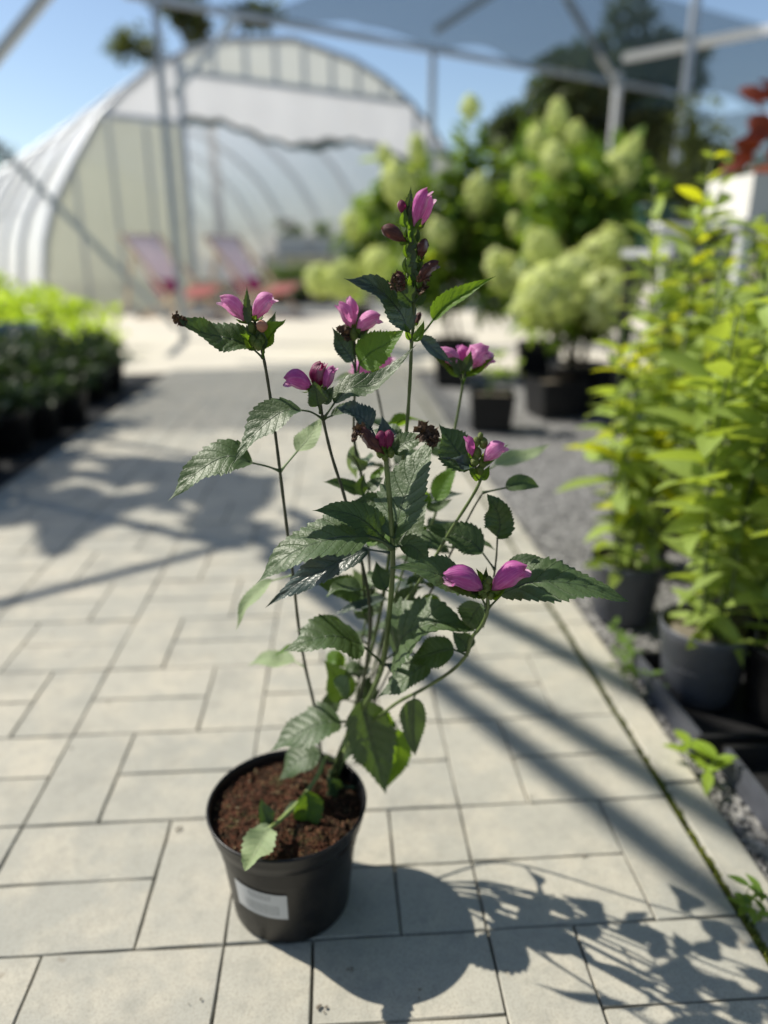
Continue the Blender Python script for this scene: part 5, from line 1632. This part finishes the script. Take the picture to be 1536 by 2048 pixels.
# ---- flowers
def ringframe(path, up):
    out = []
    n = len(path)
    for i in range(n):
        T = (path[min(i + 1, n - 1)] - path[max(i - 1, 0)]).normalized()
        N = (up - T * up.dot(T)).normalized()
        out.append((path[i], T, N, T.cross(N)))
    return out
def interp(tab, s):
    for (a, x), (b_, y) in zip(tab[:-1], tab[1:]):
        if s <= b_:
            return x + (y - x) * (s - a) / max(1e-9, b_ - a)
    return tab[-1][1]
HOOD = [(0, .26), (.12, .42), (.3, .72), (.5, .95), (.68, 1.0), (.82, .88), (.92, .62), (1, .20)]
LIP = [(0, .26), (.12, .42), (.3, .72), (.5, .95), (.68, .98), (.82, .86), (.92, .78), (1, .82)]
FN = [0]
def corolla(st, base, tip, Ys, wpx, mat='petal_pink', bend=0.0, up=None, limp=0.0, lip_out=0.25, closed=False, calyx=True):
    FN[0] += 1
    r = random.Random(FN[0] * 13)
    a, c = P(*base, Ys[0]), P(*tip, Ys[1])
    L = (c - a).length
    w = wpx * depth(a.lerp(c, .5)) / FPX
    T = (c - a).normalized()
    U = up or Vector((0, -0.25, 1))
    U = (U - T * U.dot(T))
    if U.length < 0.05:
        U = T.orthogonal()
    U.normalize()
    path = [bez([a, a.lerp(c, .5) + U * bend * L, c], i / 16) for i in range(17)]
    fr = ringframe(path, U)
    mb = MB()
    def shell(tab, a0, a1, s_end, n, lip):
        k0 = len(mb.v)
        for i, (p, t_, N, B_) in enumerate(fr):
            s = i / 16
            se = s * s_end
            idx = se * 16
            lo = min(15, int(idx))
            k = idx - lo
            p = fr[lo][0].lerp(fr[lo + 1][0], k)
            for j in range(n + 1):
                th = a0 + (a1 - a0) * j / n
                rad = w * interp(tab, s) * (1 + 0.08 * math.cos(5 * th + FN[0]) * min(1, 2 * s) + 0.08 * noise.noise(Vector((th * 1.5, s * 4, FN[0]))) * (1 + 4 * limp))
                q = p + N * (math.cos(th) * rad * 0.86) + B_ * (math.sin(th) * rad)
                if lip and s > 0.72:
                    e = (s - 0.72) / 0.28
                    q += -N * (lip_out * w * e * e) + t_ * (0.16 * L * e * abs(math.sin(1.5 * (th - math.pi) + 1.57)))
                elif s > 0.8 and not closed:
                    e = (s - 0.8) / 0.2
                    q += t_ * (0.10 * L * e * math.cos(th) ** 2) - N * (0.30 * w * e * e)
                q += Vector((r.gauss(0, 1), r.gauss(0, 1), r.gauss(0, 1))) * (limp * w * 0.08)
                mb.v.append(q - ORG)
                mb.uv.append((s, (th + math.pi) / 6.2832))
        for i in range(16):
            for j in range(n):
                x = k0 + i * (n + 1) + j
                mb.f.append((x, x + 1, x + n + 2, x + n + 1))
    if closed:
        shell(HOOD, -math.pi, math.pi, 1.0, 16, False)
    else:
        shell(HOOD, R(-118), R(118), 1.0, 14, False)
        shell(LIP, R(105), R(255), 0.9, 10, True)
    o = mb.build('flower', M[mat], STEMS[st], True)
    if calyx:
        mc = MB()
        for q in range(5):
            an = q * 1.2566 + r.random()
            N, B_ = fr[0][2], fr[0][3]
            d = N * math.cos(an) + B_ * math.sin(an)
            cl = min(0.011, L * 0.36)
            b0 = a - T * cl * 0.25 - ORG
            for sgn in (1,):
                s_ = T.cross(d)
                x1 = b0 + T * cl * 0.5 + d * (w * 0.55)
                x2 = b0 + T * cl + d * (w * 0.72)
                mc.add([b0 + d * w * 0.12 - s_ * w * 0.18, b0 + d * w * 0.12 + s_ * w * 0.18, x1 + s_ * w * 0.36, x2, x1 - s_ * w * 0.36, x1 + d * w * 0.08],
                       [(0, 1, 5), (1, 2, 5), (2, 3, 5), (3, 4, 5), (4, 0, 5)], [(0, .3), (0, .7), (.5, .9), (1, .5), (.5, .1), (.5, .5)])
        mc.build('calyx', M['hero_leaf_bright'], STEMS[st], False)
    return o
def bud(st, c, r_px, Y, mat='bud_green', asp=1.35, tilt=(0, 0, 1)):
    p = P(*c, Y)
    w = r_px * depth(p) / FPX
    d = Vector(tilt).normalized()
    q = d.to_track_quat('Z', 'Y').to_matrix()
    mb = MB().lathe([(w * .25, -w * asp), (w * .8, -w * .6 * asp), (w, 0), (w * .85, w * .5 * asp), (w * .4, w * .9 * asp), (w * .02, w * asp)], 12)
    mb.v = [q @ v_ + p - ORG for v_ in mb.v]
    return mb.build('bud', M[mat], STEMS[st], True)
# left flower
corolla('left', (492, 642), (446, 594), (0.699, 0.690), 19, 'petal_pink', 0.10)
corolla('left', (509, 638), (540, 590), (0.699, 0.692), 20, 'petal_pink', 0.10)
leaf('left', [(498, 650), (494, 625), (494, 600), (494, 572)], (0.692, 0.692), 8, 75, 'd', None, fold=0.5, serr=0.25, teeth=9)
bud('left', (524, 652), 12, 0.690, 'petal_peach', 1.0)
for k, (dx, dy) in enumerate(((-5, 670), (6, 664), (-3, 655), (8, 680), (-8, 682), (2, 690))):
    bud('left', (514 + dx - 8 * (k == 2), dy), 9, 0.697 - 0.002 * k, 'bud_green', 1.3)
leaf('left', [(512, 700), (500, 685), (496, 668), (492, 648)], (0.694, 0.690), 12, 75, 'd', None, fold=0.4)
leaf('left', [(518, 700), (522, 685), (520, 668), (516, 648)], (0.694, 0.690), 12, 75, 'd', None, fold=0.4)
# second stem flower
corolla('second', (636, 778), (637, 726), (0.696, 0.690), 19, 'petal_plum', 0.05)
corolla('second', (650, 780), (664, 734), (0.692, 0.686), 13, 'petal_magenta', 0.04)
corolla('second', (622, 778), (573, 754), (0.690, 0.680), 21, 'petal_magenta', 0.18)
# third stem flower
corolla('third', (704, 660), (682, 606), (0.752, 0.746), 15, 'petal_pink', 0.05)
corolla('third', (708, 652), (701, 596), (0.758, 0.760), 12, 'petal_pink', 0.0)
corolla('third', (714, 662), (756, 630), (0.750, 0.742), 19, 'petal_pink', 0.12)
bud('third', (708, 668), 10, 0.748)
# back flower
corolla('back', (742, 754), (706, 730), (0.866, 0.862), 18, 'petal_pink', 0.1)
corolla('back', (760, 748), (779, 712), (0.866, 0.862), 13, 'petal_pink', 0.05)
# far right flower
corolla('right_far', (924, 742), (880, 700), (0.776, 0.768), 17, 'petal_pink', 0.16, limp=0.5)
corolla('right_far', (938, 738), (972, 694), (0.776, 0.768), 24, 'petal_pink', 0.16, limp=0.5)
corolla('right_far', (930, 730), (925, 692), (0.782, 0.782), 14, 'petal_magenta', 0.0)
corolla('right_far', (948, 740), (984, 712), (0.780, 0.776), 15, 'petal_magenta', 0.1)
# right middle flower head
corolla('right_mid', (944, 914), (938, 874), (0.680, 0.677), 11, 'petal_magenta', 0.03)
corolla('right_mid', (968, 922), (1004, 888), (0.677, 0.670), 19, 'petal_pink', 0.08)
for c_, rr_ in (((952, 884), 8), ((967, 886), 9), ((955, 906), 9), ((961, 872), 6), ((950, 922), 9), ((966, 925), 9), ((960, 940), 8)):
    bud('right_mid', c_, rr_, 0.678)
# lower right flowers
corolla('low_right', (963, 1178), (896, 1146), (0.612, 0.604), 26, 'petal_magenta', 0.12)
corolla('low_right', (986, 1180), (1046, 1132), (0.615, 0.610), 25, 'petal_magenta', 0.12)
for c_, rr_ in (((972, 1172), 10), ((978, 1160), 7), ((966, 1188), 9), ((982, 1190), 8)):
    bud('low_right', c_, rr_, 0.611)
leaf('low_right', [(974, 1180), (974, 1165), (972, 1150), (973, 1132)], (0.618, 0.618), 8, 75, 'd', None, fold=0.5)
leaf('low_right', [(966, 1192), (950, 1190), (938, 1186), (922, 1184)], (0.612, 0.606), 9, 45, 'd', None, fold=0.4)
leaf('low_right', [(982, 1194), (994, 1192), (1004, 1184), (1012, 1176)], (0.612, 0.606), 9, 50, 'b', None, fold=0.4)
leaf('low_right', [(972, 1180), (962, 1160), (958, 1148), (952, 1136)], (0.625, 0.63), 10, 65, 'b', None, fold=0.4)
# main stem buds and the withered flower
corolla('main', (766, 902), (761, 862), (0.642, 0.640), 12, 'petal_plum', 0.0, closed=True)
corolla('main', (776, 900), (779, 860), (0.642, 0.640), 11, 'petal_plum', 0.0, closed=True)
corolla('main', (768, 908), (726, 858), (0.640, 0.636), 14, 'petal_brown', -0.10, limp=0.8)
for c_ in ((760, 906), (782, 906), (770, 912)):
    bud('main', c_, 8, 0.641)
# the tall spike
corolla('spike', (829, 452), (850, 380), (0.700, 0.694), 17, 'petal_magenta', 0.06)
corolla('spike', (836, 456), (860, 396), (0.712, 0.712), 15, 'petal_pink', 0.0)
corolla('spike', (808, 432), (801, 400), (0.702, 0.698), 10, 'petal_plum', 0.03, closed=True)
corolla('spike', (810, 484), (764, 456), (0.702, 0.694), 16, 'petal_brown', 0.10, closed=True)
corolla('spike', (839, 520), (850, 478), (0.703, 0.698), 12, 'petal_brown', 0.0, limp=0.6, closed=True)
corolla('spike', (838, 572), (873, 524), (0.700, 0.694), 13, 'petal_brown', 0.22, limp=0.7)
corolla('spike', (806, 578), (796, 544), (0.698, 0.694), 12, 'petal_brown', 0.0, limp=0.9)
corolla('spike', (832, 650), (840, 626), (0.74, 0.74), 6, 'petal_brown', 0.1, limp=0.6)
rg = random.Random(4)
for i in range(13):
    y = 596 - i * 14.5
    x = 826 - 4 * i / 13
    s_ = 1.0 - 0.045 * i
    Yc = 0.7105 - 0.0005 * i
    if i % 2 == 0:
        leaf('spike', [(x + 2, y + 6), (x + 14 * s_, y), (x + 19 * s_, y - 12), (x + 17 * s_, y - 24)], (Yc, Yc - 0.004), 8 * s_, 60, 'd', None, fold=0.4, nu=20, teeth=5, serr=0.03, a=.5, b_=.7)
        leaf('spike', [(x - 2, y + 6), (x - 14 * s_, y), (x - 18 * s_, y - 12), (x - 16 * s_, y - 24)], (Yc, Yc - 0.004), 8 * s_, 60, 'b' if i % 4 else 'd', None, fold=0.4, nu=20, teeth=5, serr=0.03, a=.5, b_=.7)
    leaf('spike', [(x, y + 10), (x + rg.uniform(-5, 5), y), (x + rg.uniform(-5, 5), y - 9), (x + rg.uniform(-6, 6), y - 22)], (Yc - 0.006, Yc - 0.007), 11 * s_, 80, 'b' if rg.random() < .5 else 'd', None, fold=0.35, nu=20, teeth=5, serr=0.03, a=.5, b_=.7)
    bud('spike', (x + rg.uniform(-9, 9), y - 4), 9 * s_, Yc - 0.002, 'bud_green', 1.2)
leaf('spike', [(818, 440), (816, 415), (820, 395), (822, 372)], (0.700, 0.700), 8, 75, 'd', None, fold=0.5, serr=0.25, teeth=9)
leaf('spike', [(814, 455), (808, 445), (808, 432), (812, 415)], (0.698, 0.697), 8, 70, 'b', None, fold=0.4)
